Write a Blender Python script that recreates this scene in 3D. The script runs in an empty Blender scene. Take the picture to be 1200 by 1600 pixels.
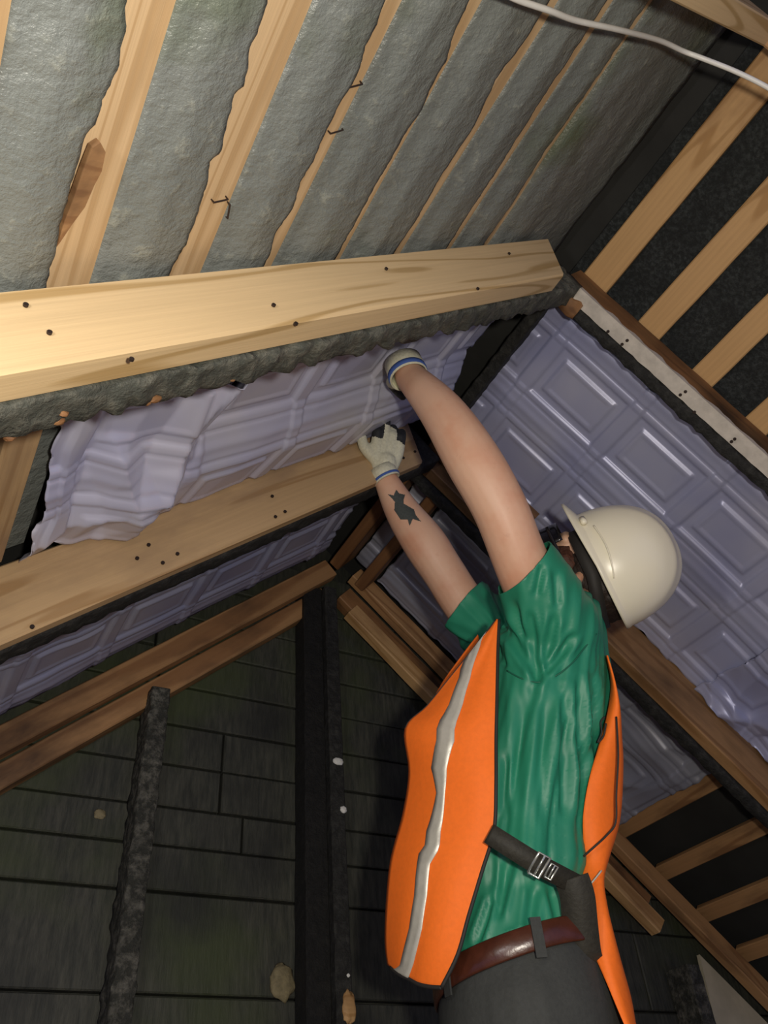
import bpy, bmesh, math, random
from mathutils import Vector, Matrix, noise
from mathutils.bvhtree import BVHTree
random.seed(7)
C = bpy.context.scene
COL = C.collection

# ------------------------------------------------------------------ camera
F_PX = 1270.67
YAW, PITCH, ROLL = 0.56169188, 0.72326557, -0.09415244
EYE = Vector((0, 0, 0.70))                     # camera crouched 0.7 m over the attic floor
_cy, _sy, _cp, _sp, _cr, _sr = math.cos(YAW), math.sin(YAW), math.cos(PITCH), math.sin(PITCH), math.cos(ROLL), math.sin(ROLL)
FWD = Vector((_sy*_cp, _cy*_cp, _sp))
_r0 = Vector((_cy, -_sy, 0)); _u0 = _r0.cross(FWD)
RIGHT = _cr*_r0 + _sr*_u0
UP = -_sr*_r0 + _cr*_u0
cam_d = bpy.data.cameras.new('camera'); cam = bpy.data.objects.new('camera', cam_d); COL.objects.link(cam)
cam.matrix_world = Matrix((( RIGHT.x, UP.x, -FWD.x, EYE.x), (RIGHT.y, UP.y, -FWD.y, EYE.y), (RIGHT.z, UP.z, -FWD.z, EYE.z), (0, 0, 0, 1)))
cam_d.sensor_fit = 'VERTICAL'; cam_d.sensor_height = 24; cam_d.sensor_width = 18
cam_d.lens = F_PX*24/1600
cam_d.clip_start = 0.01
C.camera = cam

# ------------------------------------------------------------------ light
C.view_settings.view_transform = 'Standard'; C.view_settings.look = 'None'
C.view_settings.gamma = 1; C.view_settings.use_curve_mapping = False
C.view_settings.exposure = 0.0
W = bpy.data.worlds.new('attic_air'); C.world = W; W.use_nodes = True
W.node_tree.nodes['Background'].inputs[0].default_value = (0.38, 0.43, 0.90, 1)
W.node_tree.nodes['Background'].inputs[1].default_value = 0.55

def lamp(name, loc, power, colour, size, spot=None, target=None):
    d = bpy.data.lights.new(name, 'SPOT' if spot else 'POINT')
    d.energy = power; d.color = colour; d.shadow_soft_size = size
    if spot: d.spot_size = math.radians(spot); d.spot_blend = 0.7
    o = bpy.data.objects.new(name, d); COL.objects.link(o); o.location = Vector(loc)+EYE
    if target: o.rotation_euler = (Vector(target)-Vector(loc)).to_track_quat('-Z', 'Y').to_euler()
    return o
lamp('work_light', (-0.32, 0.12, 0.34), 9.5, (1.0, 0.97, 0.94), 0.05)
lamp('phone_flash', (0.10, -0.12, 0.02), 50.0, (1.0, 0.92, 0.79), 0.03)

# ------------------------------------------------------------------ geometry of the place
H = 1.6; A = math.radians(41.6); XR = 0.595*H
E_L = Vector((math.cos(A), 0, math.sin(A))); N_L = Vector((-math.sin(A), 0, math.cos(A)))
E_R = Vector((math.cos(A), 0, -math.sin(A))); N_R = Vector((math.sin(A), 0, math.cos(A)))
RIDGE = Vector((XR, 0, H))
YV = Vector((0, 1, 0))
FR = {'L': (E_L, N_L), 'R': (E_R, N_R)}

def mat_from(x, y, z, o):
    return Matrix(((x.x, y.x, z.x, o.x), (x.y, y.y, z.y, o.y), (x.z, y.z, z.z, o.z), (0, 0, 0, 1)))
def slope_m(side, s, y, n):                    # local x runs up/down the slope, y along the ridge
    e, nn = FR[side]
    return mat_from(e, YV, nn, RIDGE + EYE + e*s + nn*n + YV*y)
def ridge_m(side, s, y, n):                    # local x runs along the ridge
    e, nn = FR[side]
    return mat_from(YV, -e, nn, RIDGE + EYE + e*s + nn*n + YV*y)
def world_m(x, y, z, axis='z'):                # local x runs up (studs)
    o = Vector((x, y, z)) + EYE
    if axis == 'z': return mat_from(Vector((0, 0, 1)), Vector((0, 1, 0)), Vector((-1, 0, 0)), o)
    return Matrix.Translation(o)
def ray(px, py): return RIGHT*((px-600)/F_PX) + UP*((800-py)/F_PX) + FWD
def at(px, py, d): return ray(px, py)*d        # a point of the place, from the eye, at depth d
def on_slope(px, py, side, n):
    e, nn = FR[side]; d = ray(px, py); p = d*((nn.dot(RIDGE)+n)/nn.dot(d)) - RIDGE
    return p.dot(e), p.y
def slope_p(side, s, y, n):
    e, nn = FR[side]; return RIDGE + e*s + nn*n + YV*y

# ------------------------------------------------------------------ materials
def new_mat(name):
    m = bpy.data.materials.new(name); m.use_nodes = True
    nt = m.node_tree; b = nt.nodes['Principled BSDF']
    return m, nt, b
def nd(nt, t, **kw):
    n = nt.nodes.new(t)
    for k, v in kw.items():
        if k in n.inputs.keys(): n.inputs[k].default_value = v
        else: setattr(n, k, v)
    return n
def ramp(nt, fac, stops):
    r = nt.nodes.new('ShaderNodeValToRGB'); nt.links.new(fac, r.inputs[0])
    el = r.color_ramp.elements
    while len(el) < len(stops): el.new(0.5)
    for e, (p, c) in zip(el, stops): e.position = p; e.color = (c[0], c[1], c[2], 1)
    return r.outputs[0]
def mixc(nt, fac, a, b, mode='MIX'):
    m = nt.nodes.new('ShaderNodeMix'); m.data_type = 'RGBA'; m.blend_type = mode
    for inp, v in ((m.inputs[0], fac), (m.inputs[6], a), (m.inputs[7], b)):
        if isinstance(v, (int, float)): inp.default_value = v
        elif isinstance(v, tuple): inp.default_value = (*v, 1)
        else: nt.links.new(v, inp)
    return m.outputs[2]
def bump(nt, b, h, strength=0.3, dist=0.01):
    n = nt.nodes.new('ShaderNodeBump'); n.inputs['Strength'].default_value = strength; n.inputs['Distance'].default_value = dist
    nt.links.new(h, n.inputs['Height']); nt.links.new(n.outputs[0], b.inputs['Normal'])
def coords(nt, scale=(1, 1, 1), loc=(0, 0, 0)):
    t = nt.nodes.new('ShaderNodeTexCoord'); m = nt.nodes.new('ShaderNodeMapping')
    m.inputs['Scale'].default_value = scale; m.inputs['Location'].default_value = loc
    nt.links.new(t.outputs['Object'], m.inputs[0]); return m.outputs[0]
def noise_n(nt, vec, scale, detail=4, rough=0.55, dist=0.0):
    n = nd(nt, 'ShaderNodeTexNoise'); n.inputs['Scale'].default_value = scale; n.inputs['Detail'].default_value = detail
    n.inputs['Roughness'].default_value = rough; n.inputs['Distortion'].default_value = dist
    nt.links.new(vec, n.inputs['Vector']); return n.outputs[0]

def wood(name, light, dark, rough=0.6, grain=1.0, stain=None, stain_amt=0.5, seed=0.0, grime=0.0):
    m, nt, b = new_mat(name)
    v = coords(nt, (0.55, 9, 9), (seed, seed*1.7, seed*0.6))
    big = noise_n(nt, v, 1.6, 2, 0.4, 0.6)
    mul = nd(nt, 'ShaderNodeMath', operation='MULTIPLY'); nt.links.new(big, mul.inputs[0]); mul.inputs[1].default_value = 26*grain
    sn = nd(nt, 'ShaderNodeMath', operation='SINE'); nt.links.new(mul.outputs[0], sn.inputs[0])
    rings = ramp(nt, sn.outputs[0], [(0.0, (0, 0, 0)), (0.6, (0.1, 0.1, 0.1)), (0.93, (1, 1, 1))])
    v2 = coords(nt, (3, 160, 160), (seed, 0, 0))
    fib = noise_n(nt, v2, 1.0, 3, 0.6)
    c = mixc(nt, rings, light, dark)
    c2 = mixc(nt, ramp(nt, fib, [(0.35, (0, 0, 0)), (0.75, (0.45, 0.45, 0.45))]), c, tuple(x*0.72 for x in light))
    if stain:
        v3 = coords(nt, (2.2, 6, 6), (seed+3, 1, 0))
        st = noise_n(nt, v3, 1.3, 5, 0.6)
        c2 = mixc(nt, ramp(nt, st, [(0.62-stain_amt*0.35, (0, 0, 0)), (0.85-stain_amt*0.25, (1, 1, 1))]), c2, stain)
    nt.links.new(c2, b.inputs['Base Color']); b.inputs['Roughness'].default_value = rough
    b.inputs['Specular IOR Level'].default_value = 0.3
    bump(nt, b, fib, 0.25, 0.002)
    return m
M = {}
M['pine'] = wood('new_pine', (0.72, 0.53, 0.29), (0.47, 0.31, 0.13), seed=1.3, grain=1.3)
M['pine_mid'] = wood('dusty_pine', (0.50, 0.34, 0.18), (0.36, 0.22, 0.10), seed=4.1, stain=(0.30, 0.20, 0.12), stain_amt=0.45)
M['batten'] = wood('batten_pine', (0.66, 0.47, 0.27), (0.50, 0.33, 0.17), seed=2.2)
M['batten_warm'] = wood('orange_pine', (0.56, 0.34, 0.15), (0.40, 0.22, 0.08), seed=7.7, stain=(0.22, 0.11, 0.045), stain_amt=0.35)
M['old'] = wood('old_brown_wood', (0.30, 0.15, 0.062), (0.17, 0.078, 0.032), seed=5.5, stain=(0.06, 0.035, 0.02), stain_amt=0.45)
M['old_pale'] = wood('old_tan_wood', (0.42, 0.235, 0.105), (0.28, 0.14, 0.06), seed=9.1, stain=(0.10, 0.055, 0.03), stain_amt=0.4)

def char_mat(name, base, hi, scale=60, rough=0.75, bstr=0.8, stops=(0.45, 0.72)):
    m, nt, b = new_mat(name)
    v = coords(nt)
    n1 = noise_n(nt, v, scale, 6, 0.7); n2 = noise_n(nt, v, scale*0.15, 3, 0.5)
    c = mixc(nt, ramp(nt, n1, [(stops[0], (0, 0, 0)), (stops[1], (1, 1, 1))]), base, hi)
    c = mixc(nt, ramp(nt, n2, [(0.4, (0, 0, 0)), (0.7, (0.6, 0.6, 0.6))]), c, tuple(x*0.5 for x in base))
    nt.links.new(c, b.inputs['Base Color']); b.inputs['Roughness'].default_value = rough
    bump(nt, b, n1, bstr, 0.01)
    return m
M['char'] = char_mat('charred_wood', (0.012, 0.012, 0.011), (0.05, 0.05, 0.045), 45)
M['char_grey'] = char_mat('charred_coated_wood', (0.075, 0.08, 0.065), (0.20, 0.19, 0.15), 38, bstr=1.0)
M['char_stud'] = char_mat('crusty_charred_stud', (0.030, 0.031, 0.024), (0.21, 0.20, 0.165), 42, bstr=1.0)
M['near_black'] = char_mat('near_black_band', (0.004, 0.004, 0.004), (0.016, 0.015, 0.013), 45, 0.8)  # near-black colour for the dark band left of the peak stud
M['old_orange'] = wood('weathered_orange_wood', (0.36, 0.20, 0.085), (0.24, 0.12, 0.045), seed=6.3, stain=(0.10, 0.055, 0.025), stain_amt=0.5)
M['felt'] = char_mat('black_felt', (0.018, 0.021, 0.021), (0.075, 0.085, 0.085), 110, 0.7, 1.0)

def coating():
    m, nt, b = new_mat('grey_coating')
    v = coords(nt)
    n1 = noise_n(nt, v, 5, 5, 0.6); n2 = noise_n(nt, v, 42, 5, 0.65); n3 = noise_n(nt, coords(nt, (1, 1, 1), (4, 2, 1)), 2.6, 4, 0.6)
    c = mixc(nt, n1, (0.135, 0.150, 0.142), (0.190, 0.205, 0.196))
    c = mixc(nt, ramp(nt, n2, [(0.58, (0, 0, 0)), (0.70, (0.35, 0.35, 0.35))]), c, (0.36, 0.37, 0.31))
    c = mixc(nt, ramp(nt, n3, [(0.55, (0, 0, 0)), (0.68, (0.75, 0.75, 0.75))]), c, (0.085, 0.110, 0.055))
    nt.links.new(c, b.inputs['Base Color']); b.inputs['Roughness'].default_value = 0.36
    bump(nt, b, n2, 0.55, 0.012)
    return m
M['coat'] = coating()

def tin(name, base, warm, met=0.15, rough=0.36):
    m, nt, b = new_mat(name)
    v = coords(nt)
    n1 = noise_n(nt, v, 4, 3, 0.5); n2 = noise_n(nt, v, 30, 4, 0.6)
    c = mixc(nt, ramp(nt, n1, [(0.35, (0, 0, 0)), (0.7, (1, 1, 1))]), base, warm)
    nt.links.new(c, b.inputs['Base Color'])
    b.inputs['Metallic'].default_value = met; b.inputs['Roughness'].default_value = rough
    bump(nt, b, n2, 0.06, 0.004)
    return m
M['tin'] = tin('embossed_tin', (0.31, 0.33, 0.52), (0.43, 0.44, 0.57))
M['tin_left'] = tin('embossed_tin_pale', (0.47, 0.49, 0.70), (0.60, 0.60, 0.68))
M['tin_dim'] = tin('embossed_tin_darker', (0.27, 0.28, 0.36), (0.34, 0.35, 0.41), 0.2, 0.4)  # darker, greyer version of the tin for the far right bay

def wall_mat():
    m, nt, b = new_mat('sooty_boards')
    v = coords(nt)
    fine = noise_n(nt, coords(nt, (90, 90, 14)), 1.0, 4, 0.7); big = noise_n(nt, v, 2.2, 5, 0.6)
    c = mixc(nt, ramp(nt, fine, [(0.35, (0, 0, 0)), (0.75, (1, 1, 1))]), (0.024, 0.027, 0.021), (0.072, 0.072, 0.055))
    c = mixc(nt, ramp(nt, big, [(0.50, (0, 0, 0)), (0.66, (0.8, 0.8, 0.8))]), c, (0.045, 0.060, 0.020))
    big2 = noise_n(nt, coords(nt, (1, 1, 1), (7, 3, 5)), 3.3, 4, 0.55)
    c = mixc(nt, ramp(nt, big2, [(0.52, (0, 0, 0)), (0.72, (0.85, 0.85, 0.85))]), c, (0.013, 0.014, 0.013))
    nt.links.new(c, b.inputs['Base Color']); b.inputs['Roughness'].default_value = 0.7
    bump(nt, b, fine, 0.5, 0.004)
    return m
M['wall'] = wall_mat()

def plain(name, col, rough=0.5, met=0.0, var=0.0, scale=20, bstr=0.0, **kw):
    m, nt, b = new_mat(name)
    n = noise_n(nt, coords(nt), scale, 4, 0.6)
    if var > 0:
        c = mixc(nt, ramp(nt, n, [(0.35, (0, 0, 0)), (0.7, (1, 1, 1))]), col, tuple(x*(1-var) for x in col))
        nt.links.new(c, b.inputs['Base Color'])
    else: b.inputs['Base Color'].default_value = (*col, 1)
    b.inputs['Roughness'].default_value = rough; b.inputs['Metallic'].default_value = met
    if bstr: bump(nt, b, n, bstr, 0.004)
    for k, v in kw.items(): b.inputs[k.replace('_', ' ')].default_value = v
    return m
M['white_paint'] = plain('peeling_white_paint', (0.62, 0.57, 0.50), 0.7, var=0.25, scale=35, bstr=0.4)
M['cable'] = plain('white_cable_sheath', (0.75, 0.75, 0.72), 0.4, var=0.1)
M['nail'] = plain('dark_steel', (0.05, 0.035, 0.03), 0.5, 0.6)
M['steel'] = plain('bright_steel', (0.65, 0.66, 0.66), 0.3, 0.8)
M['floor'] = wood('floor_boards', (0.16, 0.11, 0.07), (0.09, 0.06, 0.04), seed=3.0)
M['roof'] = plain('dark_roof_boards', (0.02, 0.02, 0.018), 0.85, var=0.4, scale=8, bstr=0.5)
M['shirt'] = plain('green_satin_shirt', (0.022, 0.235, 0.135), 0.48, var=0.12, scale=9, bstr=0.12, Specular_IOR_Level=0.45)
M['shirt_dark'] = plain('green_seam_thread', (0.010, 0.12, 0.07), 0.6)
M['orange'] = plain('orange_mesh_vest', (1.0, 0.19, 0.012), 0.7, var=0.08, scale=120, bstr=0.1)
M['piping'] = plain('black_piping', (0.02, 0.018, 0.016), 0.7)
M['reflect'] = plain('silver_reflective_tape', (0.60, 0.58, 0.50), 0.4, 0.25, var=0.15, scale=60, bstr=0.2)
M['webbing'] = plain('black_webbing', (0.028, 0.026, 0.018), 0.7, var=0.3, scale=150, bstr=0.3)
M['buckle'] = plain('clear_grey_buckle', (0.55, 0.58, 0.55), 0.2, 0.7)
M['leather'] = plain('brown_leather', (0.075, 0.022, 0.012), 0.28, var=0.3, scale=50, bstr=0.15)
M['trousers'] = plain('charcoal_trousers', (0.040, 0.043, 0.040), 0.8, var=0.2, scale=160, bstr=0.2)
M['hat'] = plain('cream_hard_shell', (0.82, 0.77, 0.60), 0.3, var=0.04, scale=6)
M['glove'] = plain('white_knit_glove', (0.66, 0.65, 0.50), 0.8, var=0.2, scale=180, bstr=0.3)
M['rubber'] = plain('black_rubber_palm', (0.020, 0.022, 0.024), 0.6, var=0.3, scale=60, bstr=0.4)
M['band'] = plain('blue_cuff_band', (0.05, 0.11, 0.38), 0.8, var=0.1)
M['hair'] = plain('dark_brown_hair', (0.022, 0.012, 0.008), 0.6, var=0.5, scale=120, bstr=0.6)
M['beard_and_face_shade'] = plain('reddish_beard_face_shade', (0.10, 0.035, 0.02), 0.7, var=0.5, scale=120, bstr=0.7)  # real beard, and the hat's shade painted over the side of the face
M['ink'] = plain('tattoo_ink', (0.055, 0.065, 0.060), 0.6, var=0.3, scale=200)
M['lens'] = plain('black_glasses', (0.01, 0.01, 0.012), 0.15)
M['nest'] = plain('tan_fungus', (0.24, 0.20, 0.11), 0.8, var=0.4, scale=80, bstr=0.6)
M['foam'] = plain('white_foam', (0.75, 0.75, 0.72), 0.7, var=0.1, bstr=0.4)

def skin_mat():
    m, nt, b = new_mat('skin')
    n = noise_n(nt, coords(nt), 9, 4, 0.6); n2 = noise_n(nt, coords(nt, (1, 1, 1), (3, 1, 2)), 60, 4, 0.6)
    c = mixc(nt, ramp(nt, n, [(0.40, (0, 0, 0)), (0.65, (1, 1, 1))]), (0.66, 0.41, 0.28), (0.60, 0.31, 0.195))
    c = mixc(nt, ramp(nt, n2, [(0.62, (0, 0, 0)), (0.78, (0.35, 0.35, 0.35))]), c, (0.45, 0.22, 0.13))
    nt.links.new(c, b.inputs['Base Color']); b.inputs['Roughness'].default_value = 0.5
    b.inputs['Subsurface Weight'].default_value = 0.08; b.inputs['Subsurface Radius'].default_value = (0.01, 0.004, 0.002)
    bump(nt, b, n2, 0.06, 0.003)
    return m
M['skin'] = skin_mat()

# ------------------------------------------------------------------ object helpers
WM = {}                                        # world matrices of things and parts
def link(o, parent, world):
    COL.objects.link(o)
    if parent is not None:
        o.parent = parent; o.matrix_basis = WM[parent.name].inverted() @ world
    else: o.matrix_basis = world
    WM[o.name] = world
def obj(name, verts, faces, mat, parent=None, world=None, smooth=False, uv=None):
    me = bpy.data.meshes.new(name); me.from_pydata([tuple(v) for v in verts], [], faces); me.update()
    bm = bmesh.new(); bm.from_mesh(me); bmesh.ops.recalc_face_normals(bm, faces=bm.faces); bm.to_mesh(me); bm.free()
    return obj_me(name, me, mat, parent, world, smooth)
def obj_me(name, me, mat, parent=None, world=None, smooth=False):
    o = bpy.data.objects.new(name, me); me.name = name
    for m in (mat if isinstance(mat, (list, tuple)) else [mat]): me.materials.append(m)
    if smooth: me.polygons.foreach_set('use_smooth', [True]*len(me.polygons))
    link(o, parent, world if world is not None else Matrix.Translation(EYE))
    return o
def tag(o, label, cat, group=None):
    o['label'] = label; o['category'] = cat
    if group: o['group'] = group
    return o
def struct(o, kind='structure'): o['kind'] = kind; return o
def empty(name, loc):
    o = bpy.data.objects.new(name, None); o.empty_display_size = 0.05
    link(o, None, Matrix.Translation(Vector(loc)+EYE)); return o

def lumber(name, mat, world, x0, x1, w, h, parent=None, seg=24, ch=0.003, wob=0.0, freq=14, cut0=0.0, cut1=0.0, seed=0):
    """sawn piece along local x; section w (local y, from 0) by h (local z, from 0); cut = end shear per z"""
    prof = [(ch, 0), (w-ch, 0), (w, ch), (w, h-ch), (w-ch, h), (ch, h), (0, h-ch), (0, ch)]
    if wob > 0.0015:                              # more points so a charred piece can be lumpy
        p2 = []
        for i in range(8):
            a, b = prof[i], prof[(i+1) % 8]; L = math.hypot(a[0]-b[0], a[1]-b[1]); k = max(1, int(L/0.012))
            p2 += [(a[0]+(b[0]-a[0])*j/k, a[1]+(b[1]-a[1])*j/k) for j in range(k)]
        prof = p2
    V, Fc = [], []; n = len(prof)
    for i in range(seg+1):
        t = i/seg
        for (y, z) in prof:
            x = x0+(x1-x0)*t + (cut0*(1-t) + cut1*t)*z
            d = Vector((noise.noise(Vector((x*freq+seed, y*freq, z*freq))), noise.noise(Vector((x*freq, y*freq+5+seed, z*freq))), noise.noise(Vector((x*freq, y*freq, z*freq+9+seed)))))*wob
            V.append(Vector((x, y, z)) + d*(1.0 if 0 < i < seg else 0.3))
    for i in range(seg):
        for j in range(n): Fc.append((i*n+j, i*n+(j+1) % n, (i+1)*n+(j+1) % n, (i+1)*n+j))
    Fc.append(tuple(range(n))[::-1]); Fc.append(tuple(seg*n+j for j in range(n)))
    return obj(name, V, Fc, mat, parent, world, smooth=wob > 0.003)

def disc(name, mat, parent, world, r=0.0045, h=0.0016, n=10):
    V = [(r*math.cos(a*2*math.pi/n), r*math.sin(a*2*math.pi/n), z) for z in (0, h) for a in range(n)]
    Fc = [(i, (i+1) % n, n+(i+1) % n, n+i) for i in range(n)] + [tuple(range(n)), tuple(range(n, 2*n))]
    return obj(name, V, Fc, mat, parent, world)

def tube_mesh(pts, rad, n=12, closed=True):
    pts = [Vector(p) for p in pts]; V, Fc = [], []
    rad = rad if isinstance(rad, (list, tuple)) else [rad]*len(pts)
    up = None
    for i, p in enumerate(pts):
        t = (pts[min(i+1, len(pts)-1)] - pts[max(i-1, 0)]).normalized()
        if up is None: up = t.orthogonal().normalized()
        up = (up - t*up.dot(t)).normalized(); s = t.cross(up)
        for k in range(n):
            a = 2*math.pi*k/n; V.append(p + (up*math.cos(a) + s*math.sin(a))*rad[i])
    for i in range(len(pts)-1):
        for k in range(n): Fc.append((i*n+k, i*n+(k+1) % n, (i+1)*n+(k+1) % n, (i+1)*n+k))
    if closed: Fc.append(tuple(range(n))[::-1]); Fc.append(tuple((len(pts)-1)*n+k for k in range(n)))
    return V, Fc
def crom(pts, k=6):
    P = [Vector(p) for p in pts]; out = []
    for i in range(len(P)-1):
        a, b, c, d = P[max(i-1, 0)], P[i], P[i+1], P[min(i+2, len(P)-1)]
        for j in range(k):
            t = j/k; out.append(0.5*((2*b)+(c-a)*t+(2*a-5*b+4*c-d)*t*t+(-a+3*b-3*c+d)*t**3))
    out.append(P[-1]); return out
def crom1(vals, k=6): return [v.x for v in crom([Vector((v, 0, 0)) for v in vals], k)]

def sheet(name, mat, rows, parent, thick=0.003, sub=4, fold=None, world=None):
    """cloth sheet from a grid of control points, refined and given thickness"""
    R = [crom(r, sub) for r in rows]; cols = list(zip(*R)); G = [crom(c, sub) for c in cols]   # G[col][row]
    nu, nv = len(G), len(G[0]); V = []
    for v in range(nv):
        for u in range(nu):
            p = G[u][v].copy()
            if fold: p += fold(u/(nu-1), v/(nv-1), p)
            V.append(p)
    Fc = [(v*nu+u, v*nu+u+1, (v+1)*nu+u+1, (v+1)*nu+u) for v in range(nv-1) for u in range(nu-1)]
    me = bpy.data.meshes.new(name); me.from_pydata([tuple(x) for x in V], [], Fc)
    o = obj_me(name, me, mat, parent, world, True)
    s = o.modifiers.new('thickness', 'SOLIDIFY'); s.thickness = thick; s.offset = 0
    return o, G

# ------------------------------------------------------------------ the room shell
def roof_plane(side, s0, s1, name, n=0.125, mat=None):
    o = lumber(name, mat or M['roof'], slope_m(side, 0, -1.6, n), s0, s1, 3.65, 0.03, seg=4)
    return struct(o)
roof_plane('L', -2.6, 0.15, 'ceiling'); roof_plane('R', -0.15, 3.0, 'ceiling')

def wall_back():
    V, Fc = [], []
    zs = [-0.70, -0.45, -0.20, 0.0, 0.20, 0.40, 0.60, 0.70, 0.79, 0.895, 1.0, 1.11, 1.22, 1.33, 1.45, 1.60]
    def box(x0, x1, z0, z1, y0, tilt):
        g = 0.0028; x0 += g; x1 -= g; z0 += g; z1 -= g; b = 0.003; s = len(V)
        for (x, z, y) in ((x0, z0, y0+b), (x1, z0+tilt, y0+b), (x1, z1+tilt, y0+b), (x0, z1, y0+b), (x0+b, z0+b, y0), (x1-b, z0+b+tilt, y0), (x1-b, z1-b+tilt, y0), (x0+b, z1-b, y0)): V.append((x, y, z))
        for (x, z) in ((x0, z0), (x1, z0+tilt), (x1, z1+tilt), (x0, z1)): V.append((x, y0+0.025, z))
        Fc.extend([(s+4, s+5, s+6, s+7), (s, s+1, s+5, s+4), (s+1, s+2, s+6, s+5), (s+2, s+3, s+7, s+6), (s+3, s, s+4, s+7),
                   (s+8, s+9, s+1, s), (s+9, s+10, s+2, s+1), (s+10, s+11, s+3, s+2), (s+11, s+8, s, s+3)])
    rnd = random.Random(3)
    for a, b in zip(zs, zs[1:]):
        lim = lambda x: H - abs(x-XR)*math.tan(A) + 0.10
        xs = [-1.3, -0.6, 0.10, 0.45, 0.92, 1.35, 1.9, 2.4, 3.1] if (zs.index(a) % 2) else [-1.3, -0.2, 0.43, 0.92, 1.6, 2.0, 3.1]
        if abs(a-0.79) < 0.01 or abs(a-0.895) < 0.01: xs = [-1.3, -0.2, 0.43, 0.638, 0.92, 1.6, 2.0, 3.1]
        if abs(a-0.70) < 0.01: xs = [-1.3, -0.2, 0.43, 0.70, 0.92, 1.6, 2.0, 3.1]
        for x0, x1 in zip(xs, xs[1:]):
            if max(lim(x0), lim(x1)) < a and not (x0 < XR < x1): continue
            box(x0, x1, a, b, 1.89 + rnd.uniform(-0.002, 0.003), 0)
    # solid backing behind the boards, cut to the gable
    g = lambda x: H - abs(x-XR)*math.tan(A) + 0.16
    q = [(-1.4, -0.7), (3.2, -0.7), (3.2, g(3.2)), (XR, g(XR)), (-1.4, g(-1.4))]; s = len(V)
    V += [(x, 1.925, z) for x, z in q] + [(x, 1.95, z) for x, z in q]
    Fc += [tuple(s+i for i in range(5)), tuple(s+5+i for i in (4, 3, 2, 1, 0))] + [(s+i, s+(i+1) % 5, s+5+(i+1) % 5, s+5+i) for i in range(5)]
    return struct(obj('wall_back', V, Fc, M['wall']))
wall_back()
struct(lumber('floor', M['floor'], Matrix.Translation((0, -2.2, -0.03)), -1.4, 3.2, 4.2, 0.03, seg=4))

# ------------------------------------------------------------------ left slope: grey coated lining with ragged gaps
GAPS = [  # left edge of each gap (pixel line on the lining), right edge
 ([(-25, 0), (-40, 110), (-60, 250)], [(18, 0), (0, 105), (-25, 220)]),
 ([(200, 0), (196, 60), (184, 110), (162, 160), (150, 198), (132, 215), (128, 240), (112, 290), (98, 345), (90, 385), (80, 425)], [(275, 0), (140, 440)]),
 ([(420, 0), (411, 30), (391, 80), (385, 135), (368, 145), (356, 195), (345, 240), (328, 252), (325, 290), (308, 340), (296, 375), (274, 412)], [(488, 0), (315, 420)]),
 ([(603, 0), (590, 40), (571, 72), (565, 100), (553, 130), (536, 155), (520, 190), (501, 225), (492, 250), (470, 285), (458, 325), (432, 365), (421, 400)], [(628, 0), (427, 408)]),
 ([(735, 0), (712, 50), (700, 95), (681, 125), (661, 170), (638, 205), (618, 238), (600, 270), (531, 395)], [(753, 0), (534, 398)]),
 ([(838, 38), (805, 88), (789, 105), (765, 148), (741, 200), (690, 275), (652, 345), (622, 388)], [(845, 45), (628, 390)]),
 ([(918, 50), (875, 115), (830, 185), (703, 381)], [(924, 52), (706, 384)]),
 ([(912, 152), (850, 240), (800, 320)], [(914, 155), (853, 242), (803, 322)]),
]
NL, NB = 0.067, 0.085
def edge_fn(px, n, minw=None):
    q = sorted(((on_slope(x, y, 'L', n)[1], on_slope(x, y, 'L', n)[0]) for x, y in px))
    def f(y):
        if y <= q[0][0]: return q[0][1]
        if y >= q[-1][0]: return q[-1][1]
        for a, b in zip(q, q[1:]):
            if a[0] <= y <= b[0]: return a[1]+(b[1]-a[1])*(y-a[0])/max(b[0]-a[0], 1e-6)
    return f
gl = [edge_fn(g[0], NL) for g in GAPS]; gr = [edge_fn(g[1], NB) for g in GAPS]
def sm(x): x = max(0, min(1, x)); return x*x*(3-2*x)
def lining():
    V, Fc = [], []
    ny = 200; Y0, Y1 = -0.3, 0.72
    for i in range(len(GAPS)+1):
        lo = (lambda y, i=i: gr[i-1](y)) if i else (lambda y: -2.4)
        hi = (lambda y, i=i: gl[i](y) + 0.0030*noise.noise(Vector((y*60, i, 0))) + 0.0016*noise.noise(Vector((y*170, i, 5)))) if i < len(GAPS) else (lambda y: 0.055)
        s0 = len(V); nc = 15
        for j in range(ny+1):
            y = Y0+(Y1-Y0)*j/ny; a, b = lo(y), hi(y)
            if b < a + 0.02: b = a + 0.02
            if i < len(GAPS): b -= 0.0
            ring = []
            for k in range(nc+1):
                t = k/nc; s = a+(b-a)*t
                ed = min(1, min(t, 1-t)*(b-a)/0.006)
                sag = 0.0015*math.sin(math.pi*t)
                da = (s-a); n = NL + (1-ed)**2*0.0012 + 0.0150*(1-sm(da/0.055))*(1 if i else 0) - sag + 0.0012*noise.noise(Vector((s*14, y*9, i*3.1))) + 0.0018*noise.noise(Vector((s*45, y*30, i)))
                if i == len(GAPS): n = NL + 0.012*(1-sm(da/0.06)) + 0.006*noise.noise(Vector((s*26, y*4, 0))) + 0.003*noise.noise(Vector((s*60, y*20, 2)))
                ring.append(slope_p('L', s, y, n))
            ring.append(slope_p('L', b, y, 0.098)); ring.append(slope_p('L', a, y, 0.098))
            V += ring
        m = nc+3
        for j in range(ny):
            for k in range(m): Fc.append((s0+j*m+k, s0+j*m+(k+1) % m, s0+(j+1)*m+(k+1) % m, s0+(j+1)*m+k))
        Fc.append(tuple(s0+k for k in range(m))); Fc.append(tuple(s0+ny*m+k for k in range(m)))
    o = obj('ceiling', V, Fc, M['coat'], smooth=True); struct(o)
    return o
lining()
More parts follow.
